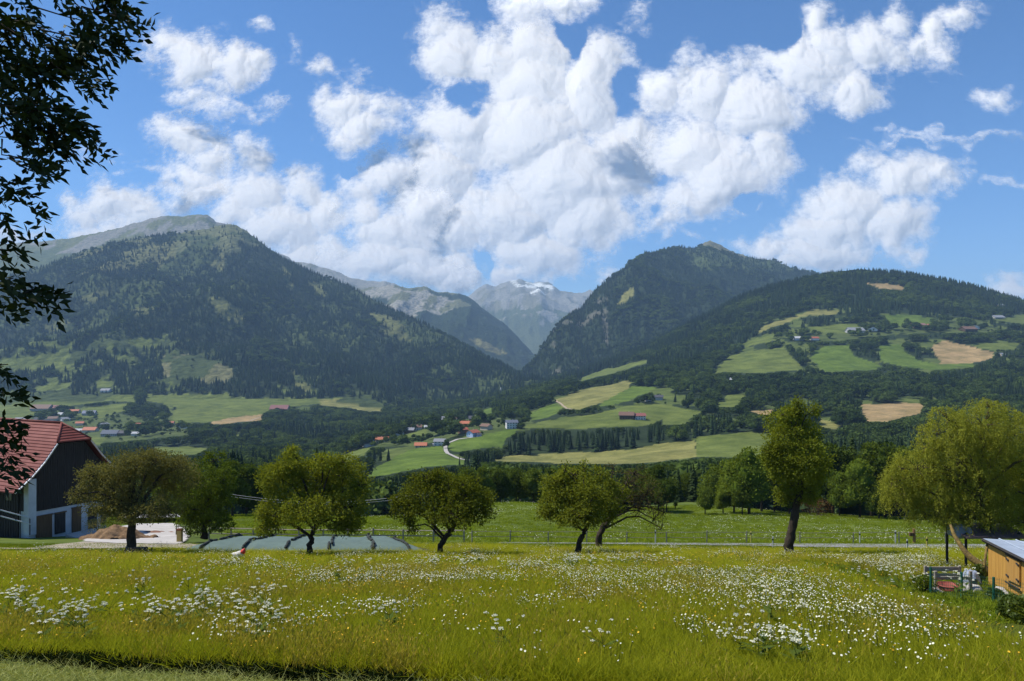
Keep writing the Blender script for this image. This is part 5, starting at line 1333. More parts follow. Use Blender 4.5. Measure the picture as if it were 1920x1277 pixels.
# ------------------------------------------------------------------ BARN
def tilemat():
    m, nt, out = new_mat('red_tiles')
    b = N(nt, 'ShaderNodeBsdfPrincipled', Roughness=0.6); b.inputs['Specular IOR Level'].default_value = .15
    tc = N(nt, 'ShaderNodeTexCoord'); no = N(nt, 'ShaderNodeTexNoise', Scale=.9, Detail=7.0); nt.links.new(tc.outputs['Object'], no.inputs['Vector'])
    r = ramp(nt, [(.3, (.165, .042, .032)), (.7, (.22, .068, .052))]); nt.links.new(no.outputs['Fac'], r.inputs[0])
    nt.links.new(r.outputs[0], b.inputs['Base Color']); nt.links.new(b.outputs[0], out.inputs[0]); return m
M_TILE = tilemat()
M_TIMB = surf('old_dark_boards', (.060, .052, .046), (.028, .025, .024), 3, .85, .6, 8, .2, (5, 5, .25))
M_TIMB2 = surf('brown_boards', (.16, .10, .055), (.09, .055, .03), 3, .85, .6, 8, .2, (5, 5, .25))
M_LIME = surf('limewash', (.54, .57, .60), (.40, .43, .46), .8, .9, .2, 14)
M_CONC = surf('concrete', (.50, .47, .43), (.36, .33, .30), .6, .9, .3, 10)
M_STEEL = surf('galvanised_steel', (.55, .57, .60), (.40, .42, .45), 4, .4, metallic=.6)
M_SLATEW = surf('weathered_fence_wood', (.36, .32, .26), (.22, .19, .15), 5, .9, .5, 20, .2, (1, 1, 4))
bp0 = Vector((-44.9, 72.0, 0)); bw = Vector((.46, .888, 0)).normalized(); br = Vector((-bw.y, bw.x, 0))
ang = math.atan2(bw.y, bw.x)
GW, BL = 7.7, 17.0                       # gable width, building length
Z0, ZB_, ZE, ZR = -19.0, -14.7, -12.0, -6.75
barn = empty('barn', (bp0.x, bp0.y, 0), 'big dark timber barn with red tiled half hipped roof and white masonry base', 'barn')
barn.rotation_euler = (0, 0, ang)        # local x along the gable, local y along the ridge (away to the left)
mb = MB()
mb.box((GW / 2, BL / 2, (Z0 + ZB_) / 2), (GW, BL, ZB_ - Z0)); mb.build('base_wall', M_LIME, barn)
mid = GW / 2
def roof_x(z):                           # half width of the roof body at height z
    pts = [(ZR, 0.0), (-8.3, 1.62), (-10.0, 2.9), (-11.2, 4.05), (-12.55, 5.7)]
    for (z1, a1), (z2, a2) in zip(pts[:-1], pts[1:]):
        if z2 <= z <= z1: return a1 + (a2 - a1) * (z1 - z) / (z1 - z2)
    return 5.7
# timber gable and upper walls (boards with cover strips as relief)
mb = MB(); zs = [ZB_, ZE, -11.2, -10.0, -8.45]
prof = [(0.0, ZB_), (GW, ZB_), (GW, -12.0)] + [(mid + roof_x(z) - .25, z - .12) for z in (-11.2, -10.0, -8.45)] + [(mid - roof_x(z) + .25, z - .12) for z in (-8.45, -10.0, -11.2)] + [(0.0, -12.0)]
prof = [(min(max(a, 0), GW), z) for a, z in prof]
n = len(prof)
vs = [(a, -.06, z) for a, z in prof] + [(a, BL - .1, z) for a, z in prof]
mb.add(vs, [tuple(range(n)), tuple(range(n, 2 * n))[::-1]] + [(i, n + i, n + (i + 1) % n, (i + 1) % n) for i in range(n)])
for i in range(34):
    a = .12 + i * (GW - .24) / 33; top = -8.6
    while top > ZB_ and abs(a - mid) > roof_x(top) - .35: top -= .1
    mb.box((a, -.085, (ZB_ + top) / 2), (.05, .05, top - ZB_ - .05))
mb.build('timber_wall', M_TIMB, barn)
# left long wall is boarded down low, with the white corner pier
mb = MB(); mb.box((-.06, BL / 2 + .8, -15.2), (.12, BL - 1.6, 6.6))
for i in range(40): mb.box((-.14, 1.2 + i * .4, -15.2), (.05, .06, 6.5))
mb.build('side_boards', M_TIMB, barn)
mb = MB(); mb.box((.12, .15, -14.2), (.72, .74, 5.2)); mb.build('corner_pier', M_LIME, barn)
mb = MB(); mb.box((-.16, 3.0, -13.3), (.06, .9, 1.0)); fr = mb.build('window', M_GLASS, barn)
mb = MB(); mb.box((-.2, 3.0, -13.3), (.03, .06, 1.0)); mb.build('glazing_bar', M_TIMB2, fr)
mb = MB(); mb.box((-.2, 6.2, -14.6), (.08, 1.9, 2.6)); mb.build('door', surf('blue_paint', (.06, .32, .62), (.05, .25, .5), 3, .6), barn)
for (a0, a1, z0, z1, nm, mt) in [(.55, 2.05, -18.2, -15.25, 'door', M_TIMB2), (2.35, 3.35, -17.2, -15.25, 'window', M_TIMB), (4.05, 4.95, -18.2, -15.05, 'door', M_TIMB2), (5.75, 6.6, -17.6, -15.4, 'window', M_TIMB), (7.1, 7.6, -17.2, -15.6, 'window', M_TIMB)]:
    mb = MB(); mb.box(((a0 + a1) / 2, -.05, (z0 + z1) / 2), (a1 - a0, .14, z1 - z0)); w_ = mb.build(nm, mt, barn)
    mb = MB(); mb.box(((a0 + a1) / 2, -.14, z1 + .06), (a1 - a0 + .2, .08, .12)); mb.build('lintel', M_TIMB2, w_)
# roof: curved slopes built of tile courses, a half hip at the gable
def slope(sgn):
    mb = MB(); pr = []
    z = ZR
    while z > -12.5: pr.append(z); z -= .27
    pr.append(-12.55)
    hz = -8.35
    for i in range(len(pr) - 1):
        za, zb = pr[i], pr[i + 1]
        def yv(z): return (2.1 * (z - hz) / (ZR - hz) if z > hz else 0) - .75
        xa, xb = mid + sgn * roof_x(za), mid + sgn * (roof_x(zb) + .04)
        la, lb = za + .02, zb + .075
        q = [(xa, yv(za), la), (xa, BL + .5, la), (xb, BL + .5, lb), (xb, yv(zb), lb), (xb, yv(zb), lb - .11), (xb, BL + .5, lb - .11), (xa, BL + .5, la - .1), (xa, yv(za), la - .1)]
        f = [(0, 1, 2, 3), (3, 2, 5, 4), (4, 5, 6, 7), (7, 0, 3, 4), (1, 6, 5, 2)]
        mb.add(q, f if sgn < 0 else [t[::-1] for t in f])
    return mb
slope(-1).build('roof_slope', M_TILE, barn); slope(1).build('roof_slope', M_TILE, barn)
mb = MB(); N_ = 7; hz = -8.35
for i in range(N_):
    za = ZR + (hz - ZR) * i / N_; zb = ZR + (hz - ZR) * (i + 1) / N_
    ya = 2.1 * (za - hz) / (ZR - hz) - .80; yb = 2.1 * (zb - hz) / (ZR - hz) - .80
    ha, hb = roof_x(za), roof_x(zb) + .03
    q = [(mid - ha, ya, za + .02), (mid + ha, ya, za + .02), (mid + hb, yb, zb + .09), (mid - hb, yb, zb + .09), (mid - hb, yb, zb - .04), (mid + hb, yb, zb - .04)]
    mb.add(q, [(0, 3, 2, 1), (3, 4, 5, 2), (0, 1, 5, 4)])
mb.build('hip_slope', M_TILE, barn)
mb = MB(); mb.tube([(mid, 1.3, ZR + .06), (mid, BL + .5, ZR + .06)], .13, 8)
for s in (-1, 1): mb.tube([(mid, 1.3, ZR + .06), (mid + s * 1.7, -.78, hz + .05)], .10, 8)
mb.build('ridge_tiles', M_TILE, barn, smooth=True)
for s in (-1, 1):
    mb = MB(); zs = [hz - .05, -9.2, -10.0, -10.6, -11.2, -11.9, -12.5]
    for za, zb in zip(zs[:-1], zs[1:]):
        mb.tube([(mid + s * roof_x(za), -.78, za - .08), (mid + s * roof_x(zb), -.78, zb - .08)], .085, 4)
    mb.build('verge_board', M_STEEL, barn)
# gangway rail at the long side
rail = empty('gangway_rail', (0, 0, 0), 'white painted double rail along the ramp at the near barn corner', 'railing')
ra, rb_ = Vector(P3(-40, 957, 69)), Vector(P3(58, 983, 70.5))
for dz_, nm in ((0, 'rail'), (.55, 'rail')):
    mb = MB(); mb.tube([ra + Vector((0, 0, dz_)), rb_ + Vector((0, 0, dz_))], .06, 6); mb.build(nm, M_LIME, rail)
for t in (.1, .4, .7, .98):
    p = ra.lerp(rb_, t); mb = MB(); mb.tube([(p.x, p.y, p.z - 1.0), (p.x, p.y, p.z + .6)], .05, 6); mb.build('post', M_TIMB, rail)

# ------------------------------------------------------------------ YARD, ROAD, PATH: sheets following the ground
def ground_z(x, y):
    if y <= 62: return float(gz(x, y))
    return float(zat(np.array([CU + F * x / y]), np.array([y]))[0])
def sheet(name, outline, mat, label, cat, lift, step=1.0, kind='structure', edge=.35):
    xs = [p[0] for p in outline]; ys = [p[1] for p in outline]
    X, Y = np.meshgrid(np.arange(min(xs) - 1, max(xs) + 1, step * .5), np.arange(min(ys) - 1, max(ys) + 1, step * .5))
    wx = X + (fbm(X * .8, Y * .8, 3, 555) - .5) * edge * 2; wy = Y + (fbm(X * .8 + 7, Y * .8, 3, 556) - .5) * edge * 2
    ins = in_poly(outline, wx, wy)
    Zs = np.where(Y <= 62, gz(X, Y), zat(CU + F * X / np.maximum(Y, 1), np.maximum(Y, 62.001))) + lift
    ny, nx = X.shape; ii = np.arange(ny * nx).reshape(ny, nx)
    q = np.stack([ii[:-1, :-1], ii[:-1, 1:], ii[1:, 1:], ii[1:, :-1]], -1).reshape(-1, 4); q = q[ins.reshape(-1)[q].all(1)]
    used, inv = np.unique(q, return_inverse=True)
    me = np_mesh(name, np.stack([X, Y, Zs], -1).reshape(-1, 3)[used], inv.reshape(-1, 4), mat, True)
    return tag(link(name, me), label, cat, kind=kind)
def gpt(u, v, y): return ((u - CU) / F * y, y)
ROADM = surf('grey_asphalt', (.27, .26, .26), (.21, .205, .20), .7, .9, .2, 20)
sheet('road', [gpt(930, 0, 60.9), gpt(1100, 0, 59.7), gpt(1380, 0, 56.0), gpt(1500, 0, 53.8), gpt(1700, 0, 52.2), gpt(1980, 0, 51.4), gpt(1980, 0, 58.4), gpt(1650, 0, 59.4), gpt(1400, 0, 60.6), gpt(1150, 0, 61.6), gpt(930, 0, 61.7)], ROADM, 'narrow grey asphalt road crossing between the orchard and the fenced field', 'road', .10, .5, edge=.1)
sheet('path', [gpt(-60, 0, 50), gpt(60, 0, 50.5), gpt(150, 0, 52), gpt(360, 0, 53), gpt(375, 0, 59), gpt(330, 0, 61), gpt(150, 0, 64), gpt(60, 0, 54), gpt(-60, 0, 52.5)], surf('pale_dirt', (.40, .34, .26), (.26, .22, .16), .7, .95, .4, 10), 'pale dirt track leading to the farm yard', 'path', .09, .5)
sheet('yard', [gpt(150, 0, 64), gpt(220, 0, 60), gpt(340, 0, 58.5), gpt(352, 0, 66), gpt(360, 0, 78), gpt(330, 0, 96), gpt(250, 0, 98), gpt(195, 0, 84), gpt(165, 0, 74)], M_CONC, 'bright concrete yard in front of the barn', 'yard', .12, .5, edge=.2)
sheet('platform', [gpt(228, 0, 100), gpt(345, 0, 98), gpt(345, 0, 112), gpt(228, 0, 114)], surf('grey_gravel', (.34, .33, .32), (.25, .24, .23), 1, .95), 'grey gravel platform at the far end of the farm yard', 'platform', .8, .5, edge=.1)
# manure heap
def heap(name, label, cat, c, sx, sy, h, mat, seed, group=None, n=40):
    a = np.linspace(-1, 1, n); X, Y = np.meshgrid(a, a); r = np.sqrt(X ** 2 + Y ** 2) + (fbm(X * 3, Y * 3, 4, seed) - .5) * .95
    Zh = np.clip(1 - r, 0, 1) ** .6 * h * (.7 + .6 * fbm(X * 4, Y * 4, 4, seed + 3)) - .25
    ii = np.arange(n * n).reshape(n, n); q = np.stack([ii[:-1, :-1], ii[:-1, 1:], ii[1:, 1:], ii[1:, :-1]], -1).reshape(-1, 4)
    V = np.stack([X * sx, Y * sy, Zh - (0.204 * Y * sy)], -1).reshape(-1, 3)
    return tag(link(name, np_mesh(name, V, q, mat, True), None, c), label, cat, group)
M_DUNG = surf('straw_dung', (.26, .16, .08), (.10, .06, .03), 2.5, .95, 1.0, 8)
x, y = gpt(222, 0, 70); heap('manure_heap', 'brown straw manure heap on the concrete yard beside the olive apple tree', 'heap', (x, y, ground_z(x, y)), 3.4, 2.4, 1.35, M_DUNG, 5)
x, y = gpt(290, 0, 78); heap('manure_heap', 'low reddish manure heap spread thinly at the far side of the yard', 'heap', (x, y, ground_z(x, y)), 2.6, 2.2, .5, surf('red_dung', (.30, .16, .10), (.16, .08, .05), 2.5, .95, 1, 8), 9)
x, y = gpt(165, 0, 74); o = MB(); o.box((0, 0, .1), (3.2, 2.0, .35)); o = o.build('concrete_slab', M_CONC, None, (x, y, ground_z(x, y) + .1), bevel=.05); o.rotation_euler = (.1, 0, ang); tag(o, 'tilted pale concrete slab at the foot of the barn gable', 'slab')
# yellow and red bollard at the yard corner
x, y = gpt(337, 0, 63); t = empty('marker_post', (x, y, ground_z(x, y)), 'stout yellow post beside the bushy pear tree at the yard corner', 'post')
mb = MB(); mb.box((0, 0, .5), (.4, .35, 1.1)); mb.build('post', surf('yellow_paint', (.45, .33, .10), (.3, .22, .08), 4, .7), t, bevel=.03)
mb = MB(); mb.box((0, 0, 1.12), (.46, .4, .1)); mb.build('cap', surf('rust', (.3, .1, .05)), t, bevel=.02)
# garden shrub at the gable's right end
def shrub(u, v, y, h, w, label, mat, n=1400, seed=0, size=.09, name='shrub', zoff=0, group=None, cat='shrub'):
    rs = np.random.default_rng(seed + 400); x = (u - CU) / F * y
    r = empty(name, (x, y, ground_z(x, y) + zoff), label, cat, group)
    V, Q, va = broad_cards(rs, n, size / h, w / h / 2, .0, 9, False)
    tb = MB()
    for q in range(7):
        a = rs.uniform(0, 6.28); tb.tube([(0, 0, -.1), (math.cos(a) * w * .12, math.sin(a) * w * .12, h * .4), (math.cos(a) * w * .3, math.sin(a) * w * .3, h * .75)], [.03, .02, .006], 5)
    tb.build('stems', M_BARK, r)
    o = link('foliage', np_mesh('foliage', V * np.array([h, h, h]), Q, mat, False, va), r); return r
shrub(186, 990, 73, 1.9, 3.0, 'yellowish flowering shrub at the right end of the barn gable', leafmat('straw_shrub', (.22, .20, .07), (.40, .36, .14), .3), 1500, 1)
shrub(205, 990, 71, 1.6, 2.6, 'low dark green shrub next to the yellowish shrub by the barn', M_DARKG, 1300, 2)
# log pile under the olive apple tree
x, y = gpt(262, 0, 45); wp = empty('log_pile', (x, y, ground_z(x, y)), 'dark pile of logs leaning at the foot of the olive apple tree', 'log pile')
rl = random.Random(4); lm_ = surf('old_logs', (.075, .06, .045), (.035, .03, .025), 6, .95, .6, 20)
for row in range(3):
    for i in range(4 - row):
        mb = MB(); a = -.55 + i * .3 + row * .14
        mb.tube([(a + rl.uniform(-.03, .03), -.7, .12 + row * .2), (a + rl.uniform(-.03, .03), .7, -.16 + row * .2)], [.12, .11], 8); mb.build('log', lm_, wp)

# ------------------------------------------------------------------ SILAGE CLAMP
cl_ = empty('silage_clamp', (0, 0, 0), 'long low silage clamp under a grey green cover with dark weight strips', 'silage clamp')
A, B_, Cc, D_ = [np.array(p) for p in CLAMP]
NA, NB = 90, 22
S, T = np.meshgrid(np.linspace(0, 1, NA), np.linspace(0, 1, NB))
CX = (A[0] * (1 - S) + B_[0] * S) * (1 - T) + (D_[0] * (1 - S) + Cc[0] * S) * T
CY = (A[1] * (1 - S) + B_[1] * S) * (1 - T) + (D_[1] * (1 - S) + Cc[1] * S) * T
bul = (np.minimum(1, np.minimum(S, 1 - S) * 9) ** .6) * (np.minimum(1, np.minimum(T, 1 - T) * 5) ** .6)
CZ = plane_z(CY) + bul * (.55 + .25 * T) + .02 + (fbm(CX * .9, CY * 1.4, 3, 700) - .5) * .18 * bul
def grid_mesh(nm, X, Y, Zz, mat):
    ny, nx = X.shape; ii = np.arange(nx * ny).reshape(ny, nx)
    return np_mesh(nm, np.stack([X, Y, Zz], -1).reshape(-1, 3), np.stack([ii[:-1, :-1], ii[:-1, 1:], ii[1:, 1:], ii[1:, :-1]], -1).reshape(-1, 4), mat, True)
link('cover_sheet', grid_mesh('cover_sheet', CX, CY, CZ, surf('green_grey_cover', (.115, .165, .135), (.085, .125, .10), 1.2, .6, .5, 5, .35)), cl_)
M_BAGS = surf('dark_weight_bags', (.045, .05, .045), (.025, .03, .025), 8, .9, .6, 30)
def clamp_at(s, t):
    i = min(NA - 1, int(round(s * (NA - 1)))); j = min(NB - 1, int(round(t * (NB - 1)))); return Vector((CX[j, i], CY[j, i], CZ[j, i]))
for s in (.10, .27, .44, .61, .78, .92, .995):
    mb = MB(); rl2 = random.Random(int(s * 100))
    for k in range(15):
        t = .03 + k / 15; p = clamp_at(min(1, s + .02 * t), t); p2 = clamp_at(min(1, s + .02 * t), min(1, t + .07)); d = (p2 - p); L_ = max(.3, d.length * .62)
        d = d.normalized() if d.length > 0 else Vector((0, 1, 0)); q = p + Vector((rl2.uniform(-.04, .04), 0, .09))
        mb.tube([q - d * L_, q - d * L_ * .6, q + d * L_ * .6, q + d * L_], [.06, .08, .085, .06], 7)
    mb.build('weight_strip', M_BAGS, cl_, smooth=True)
mb = MB()
for k in range(46):
    p = clamp_at(k / 45, 1.0); mb.tube([p + Vector((-.25, 0, .1)), p + Vector((.25, .03, .12))], [.12, .13], 6)
mb.build('edge_bags', M_BAGS, cl_)
# sack with a red cap in the grass
x, y, z = on_meadow(447, 1047); y = 40; x = (447 - CU) / F * y; z = plane_z(y)
sk = empty('sack', (x, y, z + .1), 'white sack with a bright red cap lying in the grass before the silage clamp', 'sack')
bm = bmesh.new(); bmesh.ops.create_uvsphere(bm, u_segments=16, v_segments=10, radius=.5)
for v in bm.verts:
    v.co.x *= 1.0 + .12 * math.sin(v.co.z * 9); v.co.y *= .55; v.co.z = v.co.z * .62 + .34 + .05 * math.sin(v.co.x * 8)
me = bpy.data.meshes.new('bag'); bm.to_mesh(me); bm.free(); me.materials.append(surf('white_sackcloth', (.72, .68, .60), (.6, .56, .48), 5, .9, .4, 20)); me.polygons.foreach_set('use_smooth', [True] * len(me.polygons)); link('bag', me, sk); sk.scale = (.62, .62, .62)
mb = MB(); mb.tube([(.36, 0, .5), (.42, 0, .66), (.47, 0, .80), (.5, 0, .86)], [.24, .2, .1, .02], 10); mb.build('cap', surf('red_plastic', (.75, .06, .04), (.6, .05, .03), 4, .5), sk, smooth=True)

# ------------------------------------------------------------------ FENCES
def fence(name, label, pts, hpost, rails, mat, nper, rr=.05, pr=.06, rmat=None, lean=.02):
    f = empty(name, (0, 0, 0), label, 'fence'); rf = random.Random(len(label))
    W_ = []
    for (u0, y0), (u1, y1) in zip(pts[:-1], pts[1:]):
        a = Vector(((u0 - CU) / F * y0, y0, 0)); b = Vector(((u1 - CU) / F * y1, y1, 0)); n = max(1, int((b - a).length / nper))
        for i in range(n): W_.append(a.lerp(b, i / n))
    W_.append(b)
    for p in W_: p.z = ground_z(p.x, p.y)
    tops = []
    for p in W_:
        h = hpost * rf.uniform(.9, 1.1); q = p + Vector((rf.gauss(0, lean), rf.gauss(0, lean), h)); tops.append((p, q, h))
        mb = MB(); mb.tube([p - Vector((0, 0, .3)), q], [pr, pr * .85], 6); mb.build('post', mat, f)
    for fr_ in rails:
        mb = MB()
        for (p, q, h), (p2, q2, h2) in zip(tops[:-1], tops[1:]):
            a = p.lerp(q, fr_ * hpost / h * rf.uniform(.95, 1.03)); b = p2.lerp(q2, fr_ * hpost / h2 * rf.uniform(.95, 1.03))
            mb.tube([a, b + (b - a) * .03], [rr, rr * .8], 5)
        mb.build('rail', rmat or mat, f)
    return f
fence('rail_fence', 'weathered double rail wooden fence running behind the silage clamp', [(392, 68.5), (560, 66.5), (700, 65.5), (870, 64.8)], 1.05, (.92, .5), M_SLATEW, 2.1, .055, .075)
fence('wire_fence', 'thin post and rail fence along the far side of the asphalt road', [(885, 64.6), (1100, 64.2), (1400, 64.0), (1600, 63.8), (1860, 63.5)], .98, (.93, .48), M_SLATEW, 3.0, .022, .055, surf('grey_rails', (.24, .21, .17), (.15, .13, .1), 4, .9))
fence('pole_fence', 'dark low pole fence at the shaded clump left of the rail fence', [(330, 74), (385, 70)], 1.0, (.9, .5), M_TIMB, 2.0)
def delineator(u, y, h, label, yellow=False):
    x = (u - CU) / F * y; o = empty('delineator_post', (x, y, ground_z(x, y)), label, 'road post', None)
    mt = surf('yellow_plastic', (.62, .50, .12), (.5, .4, .1), 5, .5) if yellow else surf('white_plastic', (.62, .62, .58), (.5, .5, .46), 5, .5)
    mb = MB(); mb.box((0, 0, h / 2), (.085, .07, h)); mb.build('post', mt, o, bevel=.02)
    mb = MB(); mb.box((0, 0, h - .2), (.091, .076, .14)); mb.build('band', surf('black_plastic', (.02, .02, .02), (.03, .03, .03), 5, .5), o)
delineator(1229, 61.9, 1.1, 'white roadside post with black band standing alone right of the half bare tree')
delineator(1679, 60.3, 1.1, 'tall white roadside post with black band in front of the willow side of the fence')
delineator(1449, 53.9, .8, 'short white roadside post just left of the tall slender fruit tree')
delineator(1612, 62.6, .95, 'white roadside post nearest right of the tall slender fruit tree, beyond the road')
delineator(1701, 51.7, .7, 'low dark banded post on the near edge of the road')
delineator(1738, 51.5, .85, 'pale cream post on the near road edge, closest to the ochre shed', True)
delineator(1408, 62.4, 1.0, 'yellow post beside the fence left of the tall slender fruit tree', True)
x, y = gpt(1714, 0, 62.8); o = empty('feed_post', (x, y, ground_z(x, y)), 'weathered orange brown post with a crooked top at the fence before the willow', 'post')
mb = MB(); mb.tube([(0, 0, -.2), (.02, 0, .6), (-.03, 0, 1.2)], [.13, .11, .10], 7); mb.build('post', surf('ochre_post', (.36, .20, .07), (.2, .11, .05), 5, .9), o)
mb = MB(); mb.box((-.2, 0, .75), (.4, .2, .3)); mb.build('box', M_TIMB2, o, bevel=.03)
# slim pole and its cable behind the leaning fruit tree
x, y = gpt(815, 0, 75); up = empty('utility_pole', (x, y, ground_z(x, y)), 'slim dark pole standing behind the leaning fruit tree', 'pole')
mb = MB(); mb.tube([(0, 0, -.3), (0, 0, 4.4)], [.09, .07], 7); mb.build('post', M_TIMB, up)
mb = MB(); mb.tube([(-.5, 0, 4.1), (.5, 0, 4.1)], .05, 5); mb.build('crossarm', M_TIMB, up)
a = Vector((x, y, ground_z(x, y) + 4.1)); b = Vector(P3(405, 925, 76)); mb = MB()
for dd in (-.1, .12): mb.tube([a.lerp(b, t) + Vector((0, 0, dd - 1.0 * math.sin(math.pi * t))) for t in np.linspace(0, 1, 16)], .013, 4)
tag(mb.build('power_cable', surf('cable', (.5, .5, .5), (.4, .4, .4), 3, .5)), 'thin pale double cable slung from the slim pole toward the farm', 'cable')
x, y = gpt(1266, 0, 140); shrub(1266, 966, 139, 1.5, 1.1, 'tiny dark bush alone in the gap of the wood edge', M_DARKG, 500, 7, .12)
shrub(1530, 968, 132, 2.4, 6, 'low reddish brown bush at the foot of the wood edge', leafmat('russet_leaves', (.12, .07, .03), (.2, .12, .05), .25), 1300, 8, .2)

# ------------------------------------------------------------------ OCHRE SHED AND ITS CORNER
M_OCHRE = surf('ochre_boards', (.56, .31, .065), (.44, .22, .045), 2.2, .8, .5, 9, .25, (4, 4, .3))
M_TIN = surf('blue_grey_sheet_metal', (.40, .46, .54), (.30, .35, .42), 1.5, .45, .2, 6, .5)
s0 = Vector(P3(1853, 1094, 26.6)); s1 = Vector(P3(1945, 1134, 21.6))
sd = (s1 - s0); sd.z = 0; SLn = sd.length; sd.normalize(); sn = Vector((-sd.y, sd.x, 0))    # sn points away to the right
shed = empty('shed', s0, 'low ochre painted wooden shed with blue grey metal roof and shuttered hatch', 'shed'); shed.rotation_euler = (0, 0, math.atan2(sd.y, sd.x))
def zr(v, y): return (CV - v) / F * y - s0.z
h0, h1 = zr(1012, 26.6), zr(1057, 21.6); g1 = s1.z - s0.z
DP = 4.2
mb = MB(); n = 12
for i in range(n):                       # boards of the front wall
    a0, a1 = SLn * i / n + .008, SLn * (i + 1) / n - .008; t0, t1 = a0 / SLn, a1 / SLn
    vs = []
    for yy in (0, .03):
        vs += [(a0, yy, g1 * t0 - .5), (a1, yy, g1 * t1 - .5), (a1, yy, h0 + (h1 - h0) * t1 - .1), (a0, yy, h0 + (h1 - h0) * t0 - .1)]
    mb.add(vs, [(0, 1, 2, 3), (7, 6, 5, 4), (0, 4, 5, 1), (1, 5, 6, 2), (2, 6, 7, 3), (3, 7, 4, 0)])
mb.build('front_wall', M_OCHRE, shed)
mb = MB()
for a, hh, gg in ((0.0, h0, 0), (SLn, h1, g1)):
    vs = [(a + .02, .04, gg - .6), (a + .02, DP, gg - .6), (a + .02, DP, hh - .1), (a + .02, .04, hh - .1)]
    mb.add(vs + [(x_ + (.06 if a == 0 else -.06), y_, z_) for x_, y_, z_ in vs], [(0, 1, 2, 3), (7, 6, 5, 4), (0, 4, 5, 1), (1, 5, 6, 2), (2, 6, 7, 3), (3, 7, 4, 0)])
mb.add([(.08, DP, -.6), (SLn - .08, DP, g1 - .6), (SLn - .08, DP, h1 - .1), (.08, DP, h0 - .1)], [(0, 1, 2, 3)])
mb.build('side_wall', M_OCHRE, shed)
mb = MB()
for i in range(9):                       # standing seam sheets
    y0_, y1_ = -.12 + i * (DP + .3) / 9, -.12 + (i + 1) * (DP + .3) / 9 - .03
    a0, a1 = -.16, SLn + .3; za = h0 + .02 - (h1 - h0) / SLn * .16; zb = h1 + .02 + (h1 - h0) / SLn * .3
    vs = [(a0, y0_, za), (a1, y0_, zb), (a1, y1_, zb), (a0, y1_, za)]
    mb.add(vs + [(x_, y_, z_ - .05) for x_, y_, z_ in vs], [(0, 1, 2, 3), (7, 6, 5, 4), (0, 4, 5, 1), (1, 5, 6, 2), (2, 6, 7, 3), (3, 7, 4, 0)])
    mb.tube([(a0, y1_ + .015, za + .02), (a1, y1_ + .015, zb + .02)], .028, 5)
mb.build('roof', M_TIN, shed)
mb = MB(); mb.tube([(-.17, -.13, h0 - (h1 - h0) / SLn * .16 - .04), (SLn + .3, -.13, h1 + (h1 - h0) / SLn * .3 - .04)], .055, 4); mb.build('eaves_board', M_TIMB, shed)
ha, hb = SLn * .47, SLn * .72
def fl(a, t): return (g1 * a / SLn) * (1 - t) + (h0 + (h1 - h0) * a / SLn) * t
mb = MB(); vs = [(ha, -.02, fl(ha, .30)), (hb, -.02, fl(hb, .30)), (hb, -.02, fl(hb, .86)), (ha, -.02, fl(ha, .86))]
mb.add(vs + [(x_, y_ - .04, z_) for x_, y_, z_ in vs], [(4, 5, 6, 7), (0, 4, 7, 3), (1, 2, 6, 5), (2, 3, 7, 6), (0, 1, 5, 4)])
hatch = mb.build('hatch', surf('ochre_hatch', (.50, .28, .07), (.36, .18, .04), 2.2, .8, .5, 9, .25, (4, 4, .3)), shed)
for t in (.40, .78):
    for a in (ha + .12, hb - .12):
        mb = MB(); mb.box((a, -.075, fl(a, t)), (.26, .03, .05)); mb.build('hinge', M_TIMB, hatch)
mb = MB(); mb.tube([(ha - .05, -.08, fl(ha, .24)), (hb + .1, -.08, fl(hb, .22))], .03, 5); mb.build('bar', M_TIMB, hatch)
mb = MB(); mb.tube([(ha - .04, -.07, fl(ha, .89)), (hb + .04, -.07, fl(hb, .89))], .028, 5); mb.build('top_batten', M_TIMB, hatch)
# second roof behind
x, y = gpt(1815, 0, 33); bs = empty('lean_to', (x, y, ground_z(x, y)), 'rusty brown metal lean to roof under the willow behind the shed', 'lean-to')
zt = (CV - 992) / F * 33 - ground_z(x, y)
mb = MB(); mb.box((.6, 0, zt), (2.6, 1.8, .07)); o = mb.build('roof', surf('rusty_sheet', (.20, .14, .13), (.11, .08, .08), 3, .7, .4, 8), bs); o.rotation_euler = (.12, 0, 0)
for dx in (-.5, 1.7):
    for dy in (-.7, .7): mb = MB(); mb.tube([(dx, dy, -.3), (dx, dy, zt)], .06, 6); mb.build('post', M_TIMB, bs)
mb = MB(); mb.box((-.55, -.3, zt - .02), (.7, .8, .5)); mb.build('tarpaulin', surf('blue_grey_tarp', (.28, .34, .42), (.2, .25, .32), 5, .6, .6, 10), bs, bevel=.12)
# bent mossy branch propped at the shed corner
mb = MB(); P_ = [P3(1856, 1076, 27.5), P3(1838, 1058, 27.8), P3(1820, 1046, 28), P3(1806, 1030, 28.2), P3(1797, 1016, 28.4), P3(1788, 1001, 28.6), P3(1782, 984, 28.8)]
mb.tube(P_, [.14, .12, .12, .09, .08, .07, .04], 8)
mb.tube([P3(1842, 1098, 27.3), P3(1846, 1060, 27.4), P3(1850, 1025, 27.5)], [.06, .05, .04], 6)
tag(mb.build('dead_branch', surf('mossy_bark', (.27, .19, .045), (.11, .07, .035), 7, .95, .8, 20), smooth=True), 'crooked mossy branch leaning from the shed corner toward the willow', 'branch')
